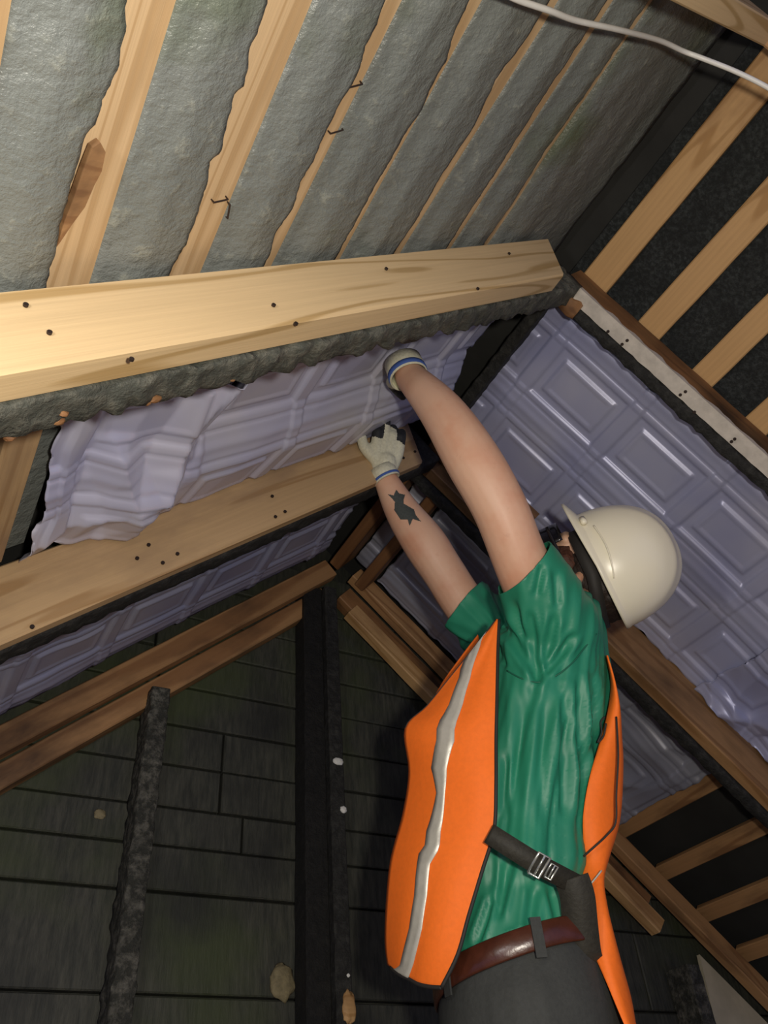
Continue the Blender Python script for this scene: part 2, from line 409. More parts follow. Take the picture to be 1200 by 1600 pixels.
# the battens seen through the gaps
LB = ['leftmost pale batten, cut by the left edge of the picture', 'wide pale batten with a splintered brown sliver along its lower left edge',
      'wide pale batten right of the splintered one, staple near its lower end', 'narrow ragged pale batten with two crossing staples',
      'narrow pale batten fourth in view from the left, bare from top edge to near beam', 'thin pale batten fifth in view from the left, stops short of the white cable',
      'very thin pale batten sixth in view from the left, starting under the white cable', 'faint batten sliver in the greenish coating nearest the ridge']
batt = []
for i, g in enumerate(GAPS):
    sm = gr[i](0.4)
    o = lumber('roof_batten', M['batten'], ridge_m('L', sm+0.014, 0, NB), -1.4, 0.70, 0.105 if i in (0, 1, 2) else 0.07, 0.014, seg=30, seed=i)
    tag(o, LB[i], 'batten', 'battens under the left roof slope'); batt.append(o)
def staple(parent, px, py, ang=0.3, L=0.022):
    s, y = on_slope(px, py, 'L', 0.08); e, nn = FR['L']
    c = slope_p('L', s, y, 0.080); d = (e*math.cos(ang)+YV*math.sin(ang))*L/2; r = 0.0011
    V, Fc = tube_mesh([c-d+nn*0.006, c-d*0.96-nn*0.001, c+d*0.96-nn*0.001, c+d+nn*0.006], r, 6)
    obj('staple', V, Fc, M['nail'], parent)
for pi, px, py, a in ((3, 556, 133, -0.3), (3, 526, 205, -0.3), (2, 345, 313, -0.2), (2, 357, 330, 1.3)): staple(batt[pi], px, py, a)
# splintered sliver
sp = [on_slope(x, y, 'L', 0.076) for x, y in [(152, 217), (160, 232), (154, 262), (143, 283), (128, 318), (108, 345), (90, 372), (84, 380), (96, 340), (112, 300), (128, 255), (140, 225)]]
V = [slope_p('L', s, y, 0.070) for s, y in sp] + [slope_p('L', s, y, 0.078) for s, y in sp]; n = len(sp)
tag(obj('wood_splinter', V, [tuple(range(n)), tuple(range(n, 2*n))] + [(i, (i+1) % n, n+(i+1) % n, n+i) for i in range(n)], M['old_pale']),
    'brown splintered sliver of wood along the edge of the wide pale batten at upper left', 'splinter')

# ------------------------------------------------------------------ rafters, left side
o = lumber('rafter', M['pine'], slope_m('L', 0, 0.588, -0.055), -2.4, -0.172, 0.046, 0.110, seg=60, ch=0.004, cut1=0.80)
tag(o, 'new pale pine rafter crossing the whole picture nearest the camera, clipped at the ridge', 'rafter')
for px, py in ((77, 521), (40, 478), (427, 478), (603, 421), (746, 452), (795, 397), (462, 507), (205, 563)):
    d = ray(px, py); p = d*(0.5865/d.y)
    disc('nail_head', M['nail'], o, mat_from(Vector((1, 0, 0)), Vector((0, 0, 1)), Vector((0, -1, 0)), p+EYE), 0.0028, 0.003)
crust = tag(lumber('charred_rafter', M['char_grey'], slope_m('L', 0, 0.636, -0.058), -2.4, -0.01, 0.050, 0.125, seg=260, wob=0.011, freq=38, seed=2),
    'old charred rafter crusted grey, running behind the new pale pine rafter', 'rafter')
for px, py, r_ in ((246, 629, 0.011), (233, 634, 0.007), (93, 664, 0.012), (104, 652, 0.006), (366, 597, 0.006), (20, 690, 0.007)):
    s_, y_ = on_slope(px, py, 'L', -0.062); c_ = slope_p('L', s_, y_, -0.055); r_ *= 0.8
    bm = bmesh.new(); bmesh.ops.create_icosphere(bm, subdivisions=2, radius=1)
    for v in bm.verts: v.co = c_ + E_L*(v.co.x*r_*1.3) + YV*(v.co.y*r_*0.7) + N_L*(v.co.z*0.006) + Vector((noise.noise(v.co*2+c_*50),)*3)*r_*0.3
    me_ = bpy.data.meshes.new('bare_wood_chip'); bm.to_mesh(me_); bm.free()
    obj_me('bare_wood_chip', me_, M['old'], crust)['label'] = 'brown chip of bare wood in the crust'

o = lumber('rafter', M['pine_mid'], slope_m('L', 0, 1.178, -0.062), -2.2, -0.165, 0.026, 0.128, seg=60, ch=0.004, cut1=0.55)
tag(o, 'dusty tan pine rafter held by the gloved hand, second from the camera', 'rafter')
for px, py in ((232, 852), (254, 880), (214, 873), (277, 866), (50, 980), (425, 776), (445, 800), (430, 808), (648, 686), (648, 706), (630, 716)):
    d = ray(px, py); p = d*(1.1765/d.y)
    disc('nail_head', M['nail'], o, mat_from(Vector((1, 0, 0)), Vector((0, 0, 1)), Vector((0, -1, 0)), p+EYE), 0.0035, 0.003)
tag(lumber('charred_rafter', M['char'], slope_m('L', 0, 1.206, -0.062), -2.2, -0.06, 0.048, 0.13, seg=160, wob=0.005, freq=40, seed=6),
    'black charred rafter directly behind the dusty tan pine rafter', 'rafter')
# gable rafters left
tag(lumber('rafter', M['old_pale'], slope_m('L', 0, 1.795, -0.032), -2.0, -0.05, 0.04, 0.06, seg=60, wob=0.001),
    'old brown rafter sloping up left of the gable wall peak, upper of the two there', 'rafter')
tag(lumber('rafter', M['old_pale'], slope_m('L', 0, 1.838, -0.088), -2.0, -0.10, 0.045, 0.054, seg=60, wob=0.001, seed=3),
    'brown gable trim rafter left of the peak, lower piece touching the sooty boards', 'rafter')
# frame above the camera
tag(lumber('rafter', M['pine'], slope_m('L', 0, 0.055, -0.045), -0.90, -0.015, 0.038, 0.105, seg=20),
    'short visible piece of pale rafter at the top right corner above the white cable', 'rafter')
tag(lumber('rafter', M['old_pale'], slope_m('R', 0, 0.055, -0.045), 0.02, 1.9, 0.038, 0.105, seg=30),
    'brown rafter overhead at the top right corner, right of the ridge', 'rafter')
# old batten piece + green gap left of the tin
tag(lumber('roof_batten', M['pine_mid'], ridge_m('L', -1.205, 0, 0.066), 0.70, 1.17, 0.055, 0.018, seg=14),
    'orange-brown batten at the left edge of the picture beside the crumpled tin sheet', 'batten')
tag(lumber('lining_strip', M['coat'], ridge_m('L', -1.155, 0, 0.086), 0.70, 1.17, 0.045, 0.010, seg=14),
    'dark greenish coated strip between the left edge batten and the crumpled tin', 'strip')

# ------------------------------------------------------------------ rafters, right side
o = lumber('rafter', M['old'], slope_m('R', 0, 0.640, -0.030), 0.012, 2.6, 0.031, 0.098, seg=80, wob=0.0012)
tag(o, 'old brown rafter right of the ridge with flaking white paint on its underside', 'rafter')
# paint on the underside with a ragged edge
V, Fc = [], []; n = 150
for i in range(n+1):
    s = 0.045+(2.5-0.045)*i/n; j = 0.004*noise.noise(Vector((s*55, 0, 0))) + 0.004*noise.noise(Vector((s*17, 3, 0)))
    ya = 0.6415+max(0, j)
    if i < 5: ya += 0.01*(5-i)/5*random.random()
    up = 0.006+0.016*max(0, noise.noise(Vector((s*30, 7, 0)))+0.25) - 0.012*max(0, noise.noise(Vector((s*21, 1, 0))))
    V += [slope_p('R', s, 0.6375, -0.030+max(0.001, up)), slope_p('R', s, 0.6375, -0.0325), slope_p('R', s, 0.672+0.002*noise.noise(Vector((s*40, 9, 0))), -0.0325), slope_p('R', s, 0.672, -0.0295)]
for i in range(n):
    for k in range(3): Fc.append((i*4+k, i*4+k+1, i*4+5+k, i*4+4+k))
p = obj('white_paint', V, Fc, M['white_paint'], o); m_ = p.modifiers.new('thickness', 'SOLIDIFY'); m_.thickness = 0.0012
for px, py in ((950, 518), (972, 538), (980, 532), (1063, 617), (1071, 612), (1085, 644), (1143, 690), (1148, 686)):
    s, y = on_slope(px, py, 'R', -0.034)
    disc('nail_head', M['nail'], o, slope_m('R', s, y, -0.0355), 0.0035, 0.003)
tag(lumber('charred_rafter', M['char'], slope_m('R', 0, 0.674, -0.032), 0.02, 2.6, 0.028, 0.12, seg=160, wob=0.007, freq=50, seed=9),
    'charred black rafter behind the white painted one on the right', 'rafter')
tag(lumber('rafter', M['old_orange'], slope_m('R', 0, 1.245, -0.072), 0.02, 2.6, 0.034, 0.14, seg=80, wob=0.001, seed=2),
    'old brown rafter passing behind the white hard hat down to the right edge', 'rafter')
tag(lumber('charred_rafter', M['char'], slope_m('R', 0, 1.281, -0.078), 0.02, 2.6, 0.036, 0.145, seg=160, wob=0.005, freq=40, seed=5),
    'charred black rafter behind the brown one that passes behind the hard hat', 'rafter')
tag(lumber('rafter', M['old_pale'], slope_m('R', 0, 1.795, -0.008), 0.06, 2.6, 0.040, 0.05, seg=60, wob=0.001, seed=2),
    'brown rafter right of the gable peak, upper of the stacked pieces', 'rafter')
tag(lumber('rafter', M['old'], slope_m('R', 0, 1.838, -0.072), 0.08, 1.36, 0.048, 0.062, seg=60, wob=0.001, seed=3),
    'dark brown recessed rafter right of the gable peak, between two paler pieces', 'rafter')
tag(lumber('rafter', M['batten_warm'], slope_m('R', 0, 1.800, -0.125), 0.14, 1.40, 0.038, 0.048, seg=60, wob=0.001, seed=4),
    'tan lowest piece of the gable rafter stack right of the peak', 'rafter')
# ridge pieces in the far bay
tag(lumber('ridge_board', M['old'], ridge_m('R', 0.018, 0, -0.045), 1.32, 1.79, 0.036, 0.10, seg=12),
    'brown ridge board between the gable peak and the tan rafter end', 'board')
tag(lumber('blocking_board', M['old'], ridge_m('R', 0.118, 0, -0.030), 1.33, 1.793, 0.034, 0.07, seg=12),
    'short brown blocking board right of the ridge board behind the tattooed forearm', 'board')
tag(lumber('ridge_board', M['char'], ridge_m('R', 0.012, 0, 0.02), 0.69, 1.175, 0.03, 0.06, seg=60, wob=0.003, freq=40),  # put in so that the gap along the ridge is black
    'black board filling the dark gap between left and right tin ceilings', 'board')
# brown stuff behind hands: blocking on right of middle frame
tag(lumber('blocking_board', M['old'], slope_m('R', 0, 1.190, -0.030), 0.0, 0.34, 0.05, 0.085, seg=14, wob=0.001),
    'old brown block bolted beside the ridge behind the raised bare arm', 'board')

tag(lumber('wood_splinter', M['old'], slope_m('R', -0.0, 0.662, -0.040), -0.008, 0.085, 0.040, 0.016, seg=40, wob=0.008, freq=45, seed=3),
    'ragged brown splintered wood at the head of the white painted rafter', 'splinter')

# right slope battens, near bay and far bay
RB = [(0.02, 0.090), (0.19, 0.255), (0.355, 0.415), (0.515, 0.575), (0.68, 0.74), (0.845, 0.905)]
RBL = ['orange pine batten closest beside the ridge on the near right slope', 'orange pine batten second right of the ridge near the camera',
       'orange pine batten third right of the ridge, reaching the right picture edge', 'orange pine batten fourth right of the ridge, just peeping in at the right edge',
       'pine batten fifth right of the ridge near the camera', 'pine batten sixth right of the ridge near the camera']
for i, (a, b) in enumerate(RB):
    o = lumber('roof_batten', M['batten_warm'], ridge_m('R', b, 0, 0.074), -1.2, 0.70, b-a, 0.02, seg=34, seed=i, wob=0.0012, freq=9)
    tag(o, RBL[i], 'batten', 'battens under the near right roof slope')
RC = [(1.165, 1.215), (1.335, 1.385), (1.50, 1.55), (1.655, 1.705), (1.82, 1.87)]
RCL = ['brown batten in the far bay just below the bluish tin at right', 'second brown batten below the bluish tin in the dark far bay',
       'third brown batten below the bluish tin in the dark far bay', 'fourth brown batten down the dark far bay at the right edge', 'fifth brown batten down the dark far bay']
for i, (a, b) in enumerate(RC):
    o = lumber('roof_batten', M['old_pale'], ridge_m('R', b, 0, 0.074), 1.31, 1.83, b-a, 0.02, seg=12, seed=i)
    tag(o, RCL[i], 'batten', 'battens in the far bay on the right')
# black felt on the right slope behind battens
V, Fc = [], []; nx, ny = 90, 150
for j in range(ny+1):
    for i in range(nx+1):
        s = -0.01+1.35*i/nx; y = -1.2+1.92*j/ny
        V.append(slope_p('R', s, y, 0.098 + 0.0055*noise.noise(Vector((s*90, y*25, 0))) + 0.003*noise.noise(Vector((s*12, y*22, 4)))))
Fc = [(j*(nx+1)+i, j*(nx+1)+i+1, (j+1)*(nx+1)+i+1, (j+1)*(nx+1)+i) for j in range(ny) for i in range(nx)]
o = obj('ceiling', V, Fc, M['felt'], smooth=True); struct(o)

# ------------------------------------------------------------------ studs
tag(lumber('wall_stud', M['char_stud'], world_m(0.462, 1.80, 0, 'z'), -0.70, 1.045, 0.088, 0.046, seg=220, wob=0.006, freq=42, seed=1),
    'crusty charred stud against the gable wall, left one of the two', 'stud')
tag(lumber('wall_stud', M['char'], world_m(0.936, 1.80, 0, 'z'), -0.70, 1.49, 0.088, 0.040, seg=120, wob=0.002, freq=25, seed=4),
    'blackened stud under the gable peak with white foam bits on it', 'stud')
tag(lumber('wall_stud', M['near_black'], world_m(0.8955, 1.822, 0, 'z'), -0.70, 1.49, 0.065, 0.060, seg=120, wob=0.002, freq=25, seed=14),  # added black upright that fills the dark band beside the stud
    'black upright added for the dark band left of the stud under the gable peak', 'stud')
tag(lumber('wall_stud', M['char_stud'], world_m(2.035, 1.80, 0, 'z'), -0.70, 0.50, 0.088, 0.05, seg=100, wob=0.003, freq=25, seed=8),
    'dark stud at the bottom right corner beside the pale board', 'stud')
V = [(2.115, 1.86, 0.545), (2.42, 1.86, 0.28), (2.42, 1.86, -0.2), (2.04, 1.86, -0.2)]
V = V + [(x, 1.872, z) for x, _, z in V]
tag(obj('pale_board', V, [(0, 1, 2, 3), (7, 6, 5, 4), (0, 4, 5, 1), (1, 5, 6, 2), (2, 6, 7, 3), (3, 7, 4, 0)], plain('pale_plaster', (0.50, 0.45, 0.32), 0.8, var=0.2, scale=14)),
    'pale tan triangle of board between rafter and stud at bottom right', 'board')
def blob(name, mat, c, r, label, cat, sq=(1, 0.5, 1), seed=0):
    bm = bmesh.new(); bmesh.ops.create_icosphere(bm, subdivisions=3, radius=1)
    for v in bm.verts:
        k = 1+0.28*noise.noise(v.co*2.2+Vector((seed, 0, 0)))
        v.co = Vector((v.co.x*sq[0], v.co.y*sq[1], v.co.z*sq[2]))*r*k + Vector(c)
    me = bpy.data.meshes.new(name); bm.to_mesh(me); bm.free()
    return tag(obj_me(name, me, mat, smooth=True), label, cat)
blob('foam_bit', M['foam'], (0.918, 1.797, 0.926), 0.013, 'larger white foam bit stuck on the black stud under the peak', 'foam', (1.1, 0.5, 0.8), 1)
blob('foam_bit', M['foam'], (0.928, 1.797, 0.80), 0.009, 'small white foam bit on the black stud, below the larger one', 'foam', (1, 0.5, 1), 5)
blob('insect_nest', M['nest'], (0.806, 1.888, 0.432), 0.033, 'round tan nest stuck on the sooty boards left of the black stud', 'nest', (0.9, 0.35, 1.1), 2)
blob('foam_bit', M['foam'], (0.925, 1.797, 0.43), 0.004, 'tiny white fleck low on the black stud', 'foam', (1, 0.5, 1), 8)
blob('mud_spot', M['nest'], (0.357, 1.888, 0.752), 0.012, 'small pale spot on the boards left of the crusty stud', 'spot', (1.1, 0.3, 1), 4)
blob('brown_knot', M['batten_warm'], (0.925, 1.799, 0.37), 0.018, 'orange-brown bare patch low on the black stud', 'patch', (0.9, 0.25, 1.8), 6)

# ------------------------------------------------------------------ embossed tin
def sm(x): x = max(0, min(1, x)); return x*x*(3-2*x)
def emboss(s, y, s_off, flip=1):
    u = ((s-s_off)/0.25) % 1.0; v = ((y-0.80)/0.25) % 1.0
    us, vs = u*0.25, v*0.25                          # metres inside the tile
    h = 0.0
    # stile between cells (0 .. 0.035) and rail between rows (0.15 .. 0.25)
    inx = min(us-0.035, 0.25-us); iny = min(vs, 0.15-vs)
    d = min(inx, iny)                                # >0 inside the sunk field
    if d > 0:
        h = -0.007*sm(d/0.006) + 0.006*sm((d-0.022)/0.008) - 0.002*sm((d-0.036)/0.006)
    else:
        if iny <= 0:                                 # rail: two fine grooves and a bead
            r = vs-0.15
            h = 0.003*math.exp(-((r-0.05)/0.010)**2) - 0.003*math.exp(-((r-0.018)/0.0035)**2) - 0.003*math.exp(-((r-0.082)/0.0035)**2)
            if us < 0.035: h += 0.004*sm(min(us, 0.035-us)/0.005)
        else: h = 0.0015
    return h
def tin_sheet(side, s0, s1, y0, y1, n0, s_off, mat, label, extra=None, edge=0.006, step=0.0042, seed=0, wrap=None):
    nx = int((s1-s0)/step); ny = int((y1-y0)/step); V = []; Fc = []
    for j in range(ny+1):
        for i in range(nx+1):
            s = s0+(s1-s0)*i/nx; y = y0+(y1-y0)*j/ny
            n = n0 - emboss(s, y, s_off) + 0.004*noise.noise(Vector((s*5, y*6, seed)))
            ss, yy = s, y
            if extra:
                ds, dy, dn = extra(s, y, i/nx, j/ny); ss += ds; yy += dy; n += dn
            t = min(i, nx-i, j, ny-j)
            if t == 0: ss += edge*noise.noise(Vector((s*30, y*30, seed))); yy += edge*noise.noise(Vector((s*30, y*30, seed+9)))
            V.append(slope_p(side, ss, yy, n))
    w = nx+1
    Fc = [(j*w+i, j*w+i+1, (j+1)*w+i+1, (j+1)*w+i) for j in range(ny) for i in range(nx)]
    o = obj('tin_sheet', V, Fc, mat, smooth=True)
    m = o.modifiers.new('thickness', 'SOLIDIFY'); m.thickness = 0.0012
    return tag(o, label, 'tin sheet', 'embossed tin sheets between the rafters')
def ridged(x, y, seed): return 1-abs(2*noise.noise(Vector((x, y, seed))))
# left, middle bay
def crease(s, y, s0, y0, ang, amp, reach):        # one sharp fold line through (s0, y0)
    d = (s-s0)*math.cos(ang) + (y-y0)*math.sin(ang)
    return amp*max(0, 1-abs(d)/reach)
def ex_l1(s, y, u, v):
    k = sm((-0.86-s)/0.10); m = 1-0.55*k
    lin = lambda x, a, b: max(0, min(1, (x-a)/(b-a)))
    dn = m*(0.012*lin(y, 0.80, 0.95) - 0.036*lin(y, 0.95, 1.055) + 0.022*lin(y, 1.055, 1.17))
    dn -= crease(s, y, -0.955, 1.0, 0.25, 0.034, 0.055) + crease(s, y, -1.045, 1.0, -0.35, 0.024, 0.045)*sm((y-0.90)/0.05)
    dn += crease(s, y, -0.90, 1.0, 0.5, 0.020, 0.04)*k + crease(s, y, -1.11, 1.0, 0.15, 0.018, 0.05)
    dn -= k*crease(s, y, -1.0, 1.06, 1.25, 0.022, 0.06)
    dn -= 0.006*ridged(s*3, y*2, 3)
    return 0.03*noise.noise(Vector((y*12, 1, 0)))*sm(1-u*12), 0.02*noise.noise(Vector((s*14, 2, 0)))*sm(1-v*6), dn
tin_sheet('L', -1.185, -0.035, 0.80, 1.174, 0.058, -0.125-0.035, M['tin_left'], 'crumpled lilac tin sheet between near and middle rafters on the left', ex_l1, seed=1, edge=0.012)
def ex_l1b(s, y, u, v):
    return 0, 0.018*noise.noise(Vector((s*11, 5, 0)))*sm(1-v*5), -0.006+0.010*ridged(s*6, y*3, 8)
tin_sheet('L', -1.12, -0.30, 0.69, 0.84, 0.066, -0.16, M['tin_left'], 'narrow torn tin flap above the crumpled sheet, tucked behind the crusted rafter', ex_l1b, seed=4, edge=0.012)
# left, far bay
def ex_l2(s, y, u, v): return 0, 0, -0.010*sm((-0.85-s)/0.1)*ridged(s*7, y*4, 5)
tin_sheet('L', -1.45, -0.04, 1.262, 1.785, 0.052, -0.125, M['tin'], 'grey tin sheet in the far bay left of the gable peak', ex_l2, seed=2)
# right, middle bay
def ex_r1(s, y, u, v): return 0, 0, 0.006*math.sin(s*3)-0.004*ridged(s*4, y*4, 2)*sm((s-0.75)/0.2)
tin_sheet('R', -0.022, 0.965, 0.735, 1.242, 0.058, 0.062, M['tin'], 'large neat lilac tin sheet right of the ridge, above the hard hat', ex_r1, seed=3)
def ex_r1b(s, y, u, v):
    f = noise.noise(Vector((s*5+y*4, y*3-s*2, 6))); g = noise.noise(Vector((s*9-y*7, y*6, 1)))
    return 0.01*g, 0.01*f, -0.028*(1-abs(f)*2) - 0.012*(1-abs(g)*2) - 0.01
tin_sheet('R', 0.95, 1.55, 0.735, 1.243, 0.070, 0.10, M['tin'], 'badly crumpled lilac tin sheet at the right edge below the neat one', ex_r1b, seed=7, edge=0.012)
# right, far bay
def ex_r2(s, y, u, v):
    k = sm((s-0.75)/0.12); f = noise.noise(Vector((s*6+y*4, y*5, 2)))
    return 0, 0, -0.018*k*(1-abs(f)*2)
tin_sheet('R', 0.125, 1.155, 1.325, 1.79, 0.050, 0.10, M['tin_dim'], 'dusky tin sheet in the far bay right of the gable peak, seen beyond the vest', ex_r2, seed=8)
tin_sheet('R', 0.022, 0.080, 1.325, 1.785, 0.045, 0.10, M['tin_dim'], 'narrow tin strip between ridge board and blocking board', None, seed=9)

# ------------------------------------------------------------------ white cable near the ridge
cp = []
for px, py, n in ((420, -120, 0.0), (620, -60, 0.0), (760, -22, -0.005), (810, 0, -0.012), (860, 17, -0.02), (900, 32, -0.022), (965, 46, -0.03), (1030, 63, -0.03), (1068, 80, -0.03), (1100, 92, -0.035), (1150, 112, -0.05), (1200, 137, -0.06), (1260, 175, -0.06)):
    d = ray(px, py); nn = N_L; t = (nn.dot(RIDGE)+n+0.045)/nn.dot(d); t = min(t, 1.36); cp.append(d*t)
cp.append(cp[-1]+(cp[-1]-cp[-2])*3+Vector((0, 0, -0.02)))
V, Fc = tube_mesh(crom(cp, 6), 0.0042, 10)
tag(obj('electric_cable', V, Fc, M['cable'], smooth=True), 'white cable hanging under the ridge at the top right', 'cable')

# ------------------------------------------------------------------ the worker
# body frame
person = empty('person', (at(815, 1510, 1.32).x, at(815, 1510, 1.32).y, -0.70))
tag(person, 'person in green shirt, orange vest and white hard hat reaching up to the rafter', 'person')
FB = Vector((-0.80, 0.60, 0)).normalized()           # facing
LB_ = Vector((-FB.y, FB.x, 0)); LAT = Vector((FB.y, -FB.x, 0))   # LAT: towards the far (right) shoulder
def ring(c, a, b, n=40, f=None, tilt=0.0, pw=2.0):
    out = []
    for k in range(n):
        t = 2*math.pi*k/n; x, y = math.cos(t), math.sin(t)
        q = (abs(x)**pw+abs(y)**pw)**(-1/pw); x *= q; y *= q
        p = Vector(c)+f*(a*x)+LAT*(b*y)+Vector((0, 0, -tilt*a*x))
        out.append(p)
    return out
def loft(rings, cap=True):
    V, Fc = [], []; n = len(rings[0])
    for r in rings: V += r
    for i in range(len(rings)-1):
        for k in range(n): Fc.append((i*n+k, i*n+(k+1) % n, (i+1)*n+(k+1) % n, (i+1)*n+k))
    if cap: Fc.append(tuple(range(n))[::-1]); Fc.append(tuple((len(rings)-1)*n+k for k in range(n)))
    return V, Fc
def capsule(pts, rad, n=16, k=5):
    P = crom(pts, k); R = crom1(rad, k)
    # rounded ends
    d0 = (P[0]-P[1]).normalized(); d1 = (P[-1]-P[-2]).normalized()
    pre = [P[0]+d0*R[0]*math.sin(a) for a in (1.35, 1.0, 0.5)]; pr = [R[0]*math.cos(a) for a in (1.35, 1.0, 0.5)]
    post = [P[-1]+d1*R[-1]*math.sin(a) for a in (0.5, 1.0, 1.35)]; po = [R[-1]*math.cos(a) for a in (0.5, 1.0, 1.35)]
    return tube_mesh(pre+P+post, pr+R+po, n)
def ellips(c, ax, r, sub=3):
    bm = bmesh.new(); bmesh.ops.create_icosphere(bm, subdivisions=sub, radius=1)
    V = [Vector(c)+ax[0]*(v.co.x*r[0])+ax[1]*(v.co.y*r[1])+ax[2]*(v.co.z*r[2]) for v in bm.verts]
    Fc = [tuple(v.index for v in f.verts) for f in bm.faces]; bm.free(); return V, Fc
def merged(name, pieces, voxel, smooth_it=2, adapt=0.0):
    V, Fc = [], []
    for v, f in pieces:
        k = len(V); V += list(v); Fc += [tuple(i+k for i in q) for q in f]
    me = bpy.data.meshes.new(name+'_src'); me.from_pydata([tuple(x) for x in V], [], Fc)
    bm = bmesh.new(); bm.from_mesh(me); bmesh.ops.recalc_face_normals(bm, faces=bm.faces); bm.to_mesh(me); bm.free()
    o = bpy.data.objects.new(name+'_src', me); COL.objects.link(o)
    r = o.modifiers.new('r', 'REMESH'); r.mode = 'VOXEL'; r.voxel_size = voxel
    s = o.modifiers.new('s', 'SMOOTH'); s.factor = 0.5; s.iterations = smooth_it
    dg = bpy.context.evaluated_depsgraph_get(); dg.update()
    out = bpy.data.meshes.new_from_object(o.evaluated_get(dg))
    bpy.data.objects.remove(o); bpy.data.meshes.remove(me)
    return out

TORSO = [  # centre pixel, depth, half depth of body (front-back), half width
 ((838, 1700), 1.22, 0.135, 0.165), ((828, 1600), 1.27, 0.138, 0.170), ((815, 1510), 1.32, 0.130, 0.160), ((805, 1400), 1.385, 0.116, 0.150),
 ((826, 1250), 1.465, 0.118, 0.155), ((852, 1120), 1.54, 0.116, 0.165), ((858, 1030), 1.60, 0.105, 0.170), ((868, 985), 1.635, 0.085, 0.150), ((885, 955), 1.66, 0.062, 0.090)]
def torso(scale=1.0, i0=0, i1=None, n=40):
    cs = [at(*c, d) for c, d, a, b in TORSO][i0:i1]; As = [a for c, d, a, b in TORSO][i0:i1]; Bs = [b for c, d, a, b in TORSO][i0:i1]
    cs = crom(cs, 4); As = crom1(As, 4); Bs = crom1(Bs, 4)
    return loft([ring(c, a*scale, b*scale, n, FB, pw=2.3) for c, a, b in zip(cs, As, Bs)])
LA = [at(858, 975, 1.50), at(812, 872, 1.475), at(780, 792, 1.475), at(737, 716, 1.505), at(690, 643, 1.57), at(640, 588, 1.655)]
LR = [0.058, 0.0505, 0.0505, 0.052, 0.044, 0.031]
RA = [at(800, 1010, 1.78), at(735, 955, 1.83), at(692, 892, 1.865), at(663, 848, 1.885), at(628, 798, 1.915), at(599, 742, 1.945)]
RR = [0.056, 0.050, 0.049, 0.051, 0.041, 0.027]
# head frame
HC = at(937, 888, 1.67)
UH = (RIGHT*0.9 + UP*0.44 - FWD*0.21).normalized()
FH0 = (RIGHT*-0.44 + UP*0.9); FH0 = (FH0 - UH*FH0.dot(UH)).normalized()
_th = math.radians(14); FH = (FH0*math.cos(_th) + FWD*math.sin(_th)); FH = (FH-UH*FH.dot(UH)).normalized()
SH = FH.cross(UH).normalized()                       # towards the person's right (far) side
def hp(f, s, u): return HC + FH*f + SH*s + UH*u
def head_pieces():
    ax = (FH, SH, UH); P = []
    P.append(ellips(hp(-0.008, 0, -0.005), ax, (0.092, 0.074, 0.092)))
    P.append(ellips(hp(0.030, 0, -0.075), ax, (0.060, 0.058, 0.085)))
    P.append(capsule([hp(0.072, 0, -0.145), hp(0.088, 0, -0.152)], [0.026, 0.018]))          # chin
    P.append(capsule([hp(0.088, 0, -0.045), hp(0.112, 0, -0.085), hp(0.095, 0, -0.090)], [0.010, 0.014, 0.012], k=3))   # nose
    P.append(capsule([hp(0.078, -0.035, -0.036), hp(0.088, 0, -0.034), hp(0.078, 0.035, -0.036)], [0.012, 0.012, 0.012], k=3))  # brow
    P.append(capsule([hp(0.078, -0.022, -0.117), hp(0.092, 0, -0.116), hp(0.078, 0.022, -0.117)], [0.008, 0.009, 0.008], k=3))  # lips
    for sg in (-1, 1):
        P.append(capsule([hp(0.060, sg*0.035, -0.075), hp(0.045, sg*0.050, -0.080)], [0.018, 0.018]))   # cheeks
        P.append(capsule([hp(-0.004, sg*0.072, -0.045), hp(-0.012, sg*0.079, -0.062), hp(-0.004, sg*0.073, -0.088)], [0.010, 0.013, 0.009], k=3))  # ears
    P.append(capsule([hp(-0.030, 0, -0.06), at(890, 955, 1.665), at(868, 1000, 1.64)], [0.056, 0.056, 0.066]))   # neck
    return P
# hands: palm frame (wrist point, direction to fingers, palm normal)
def hand_pieces(w, d, nrm, flip, r=1.0, curl=(0.4, 0.5, 0.6, 0.7), splay=0.16, thumb=0.6, out_=0.8):
    d = d.normalized(); nrm = (nrm-d*nrm.dot(d)).normalized(); s = d.cross(nrm)*flip      # s points to the thumb side
    out = []
    for k in range(4):
        off = (1.5-k)*0.019
        out.append(capsule([w+s*off*0.5, w+d*0.045+s*off*0.9, w+d*0.088+s*off], [0.0145*r, 0.0150*r, 0.0125*r], 12, 4))
    lens = (0.072, 0.080, 0.074, 0.058); fing = []
    for k in range(4):
        off = (1.5-k)*0.0205; base = w+d*0.086+s*off
        dirv = (d+s*splay*(1.5-k)*0.6).normalized(); ang = curl[k]; P = [base]; L = lens[k]
        cd, cn = dirv, nrm
        for seg, fr in enumerate((0.45, 0.30, 0.25)):
            a = ang*(0.55, 1.0, 0.7)[seg]
            nd_ = cd*math.cos(a)+cn*math.sin(a); cn = cn*math.cos(a)-cd*math.sin(a); cd = nd_
            P.append(P[-1]+cd*L*fr)
        fing.append(capsule(P, [0.0112*r, 0.0102*r, 0.0093*r, 0.0080*r], 12, 4))
    tb = w+d*0.022+s*0.022
    t1 = tb+(d*0.6+s*out_).normalized()*0.042+nrm*0.004; t2 = t1+(d*0.9+s*0.35*out_+nrm*thumb*0.5).normalized()*0.032; t3 = t2+(d*0.9+nrm*thumb*0.8).normalized()*0.026
    th = capsule([tb, t1, t2, t3], [0.0165*r, 0.0128*r, 0.0112*r, 0.0090*r], 12, 4)
    return out, fing, th
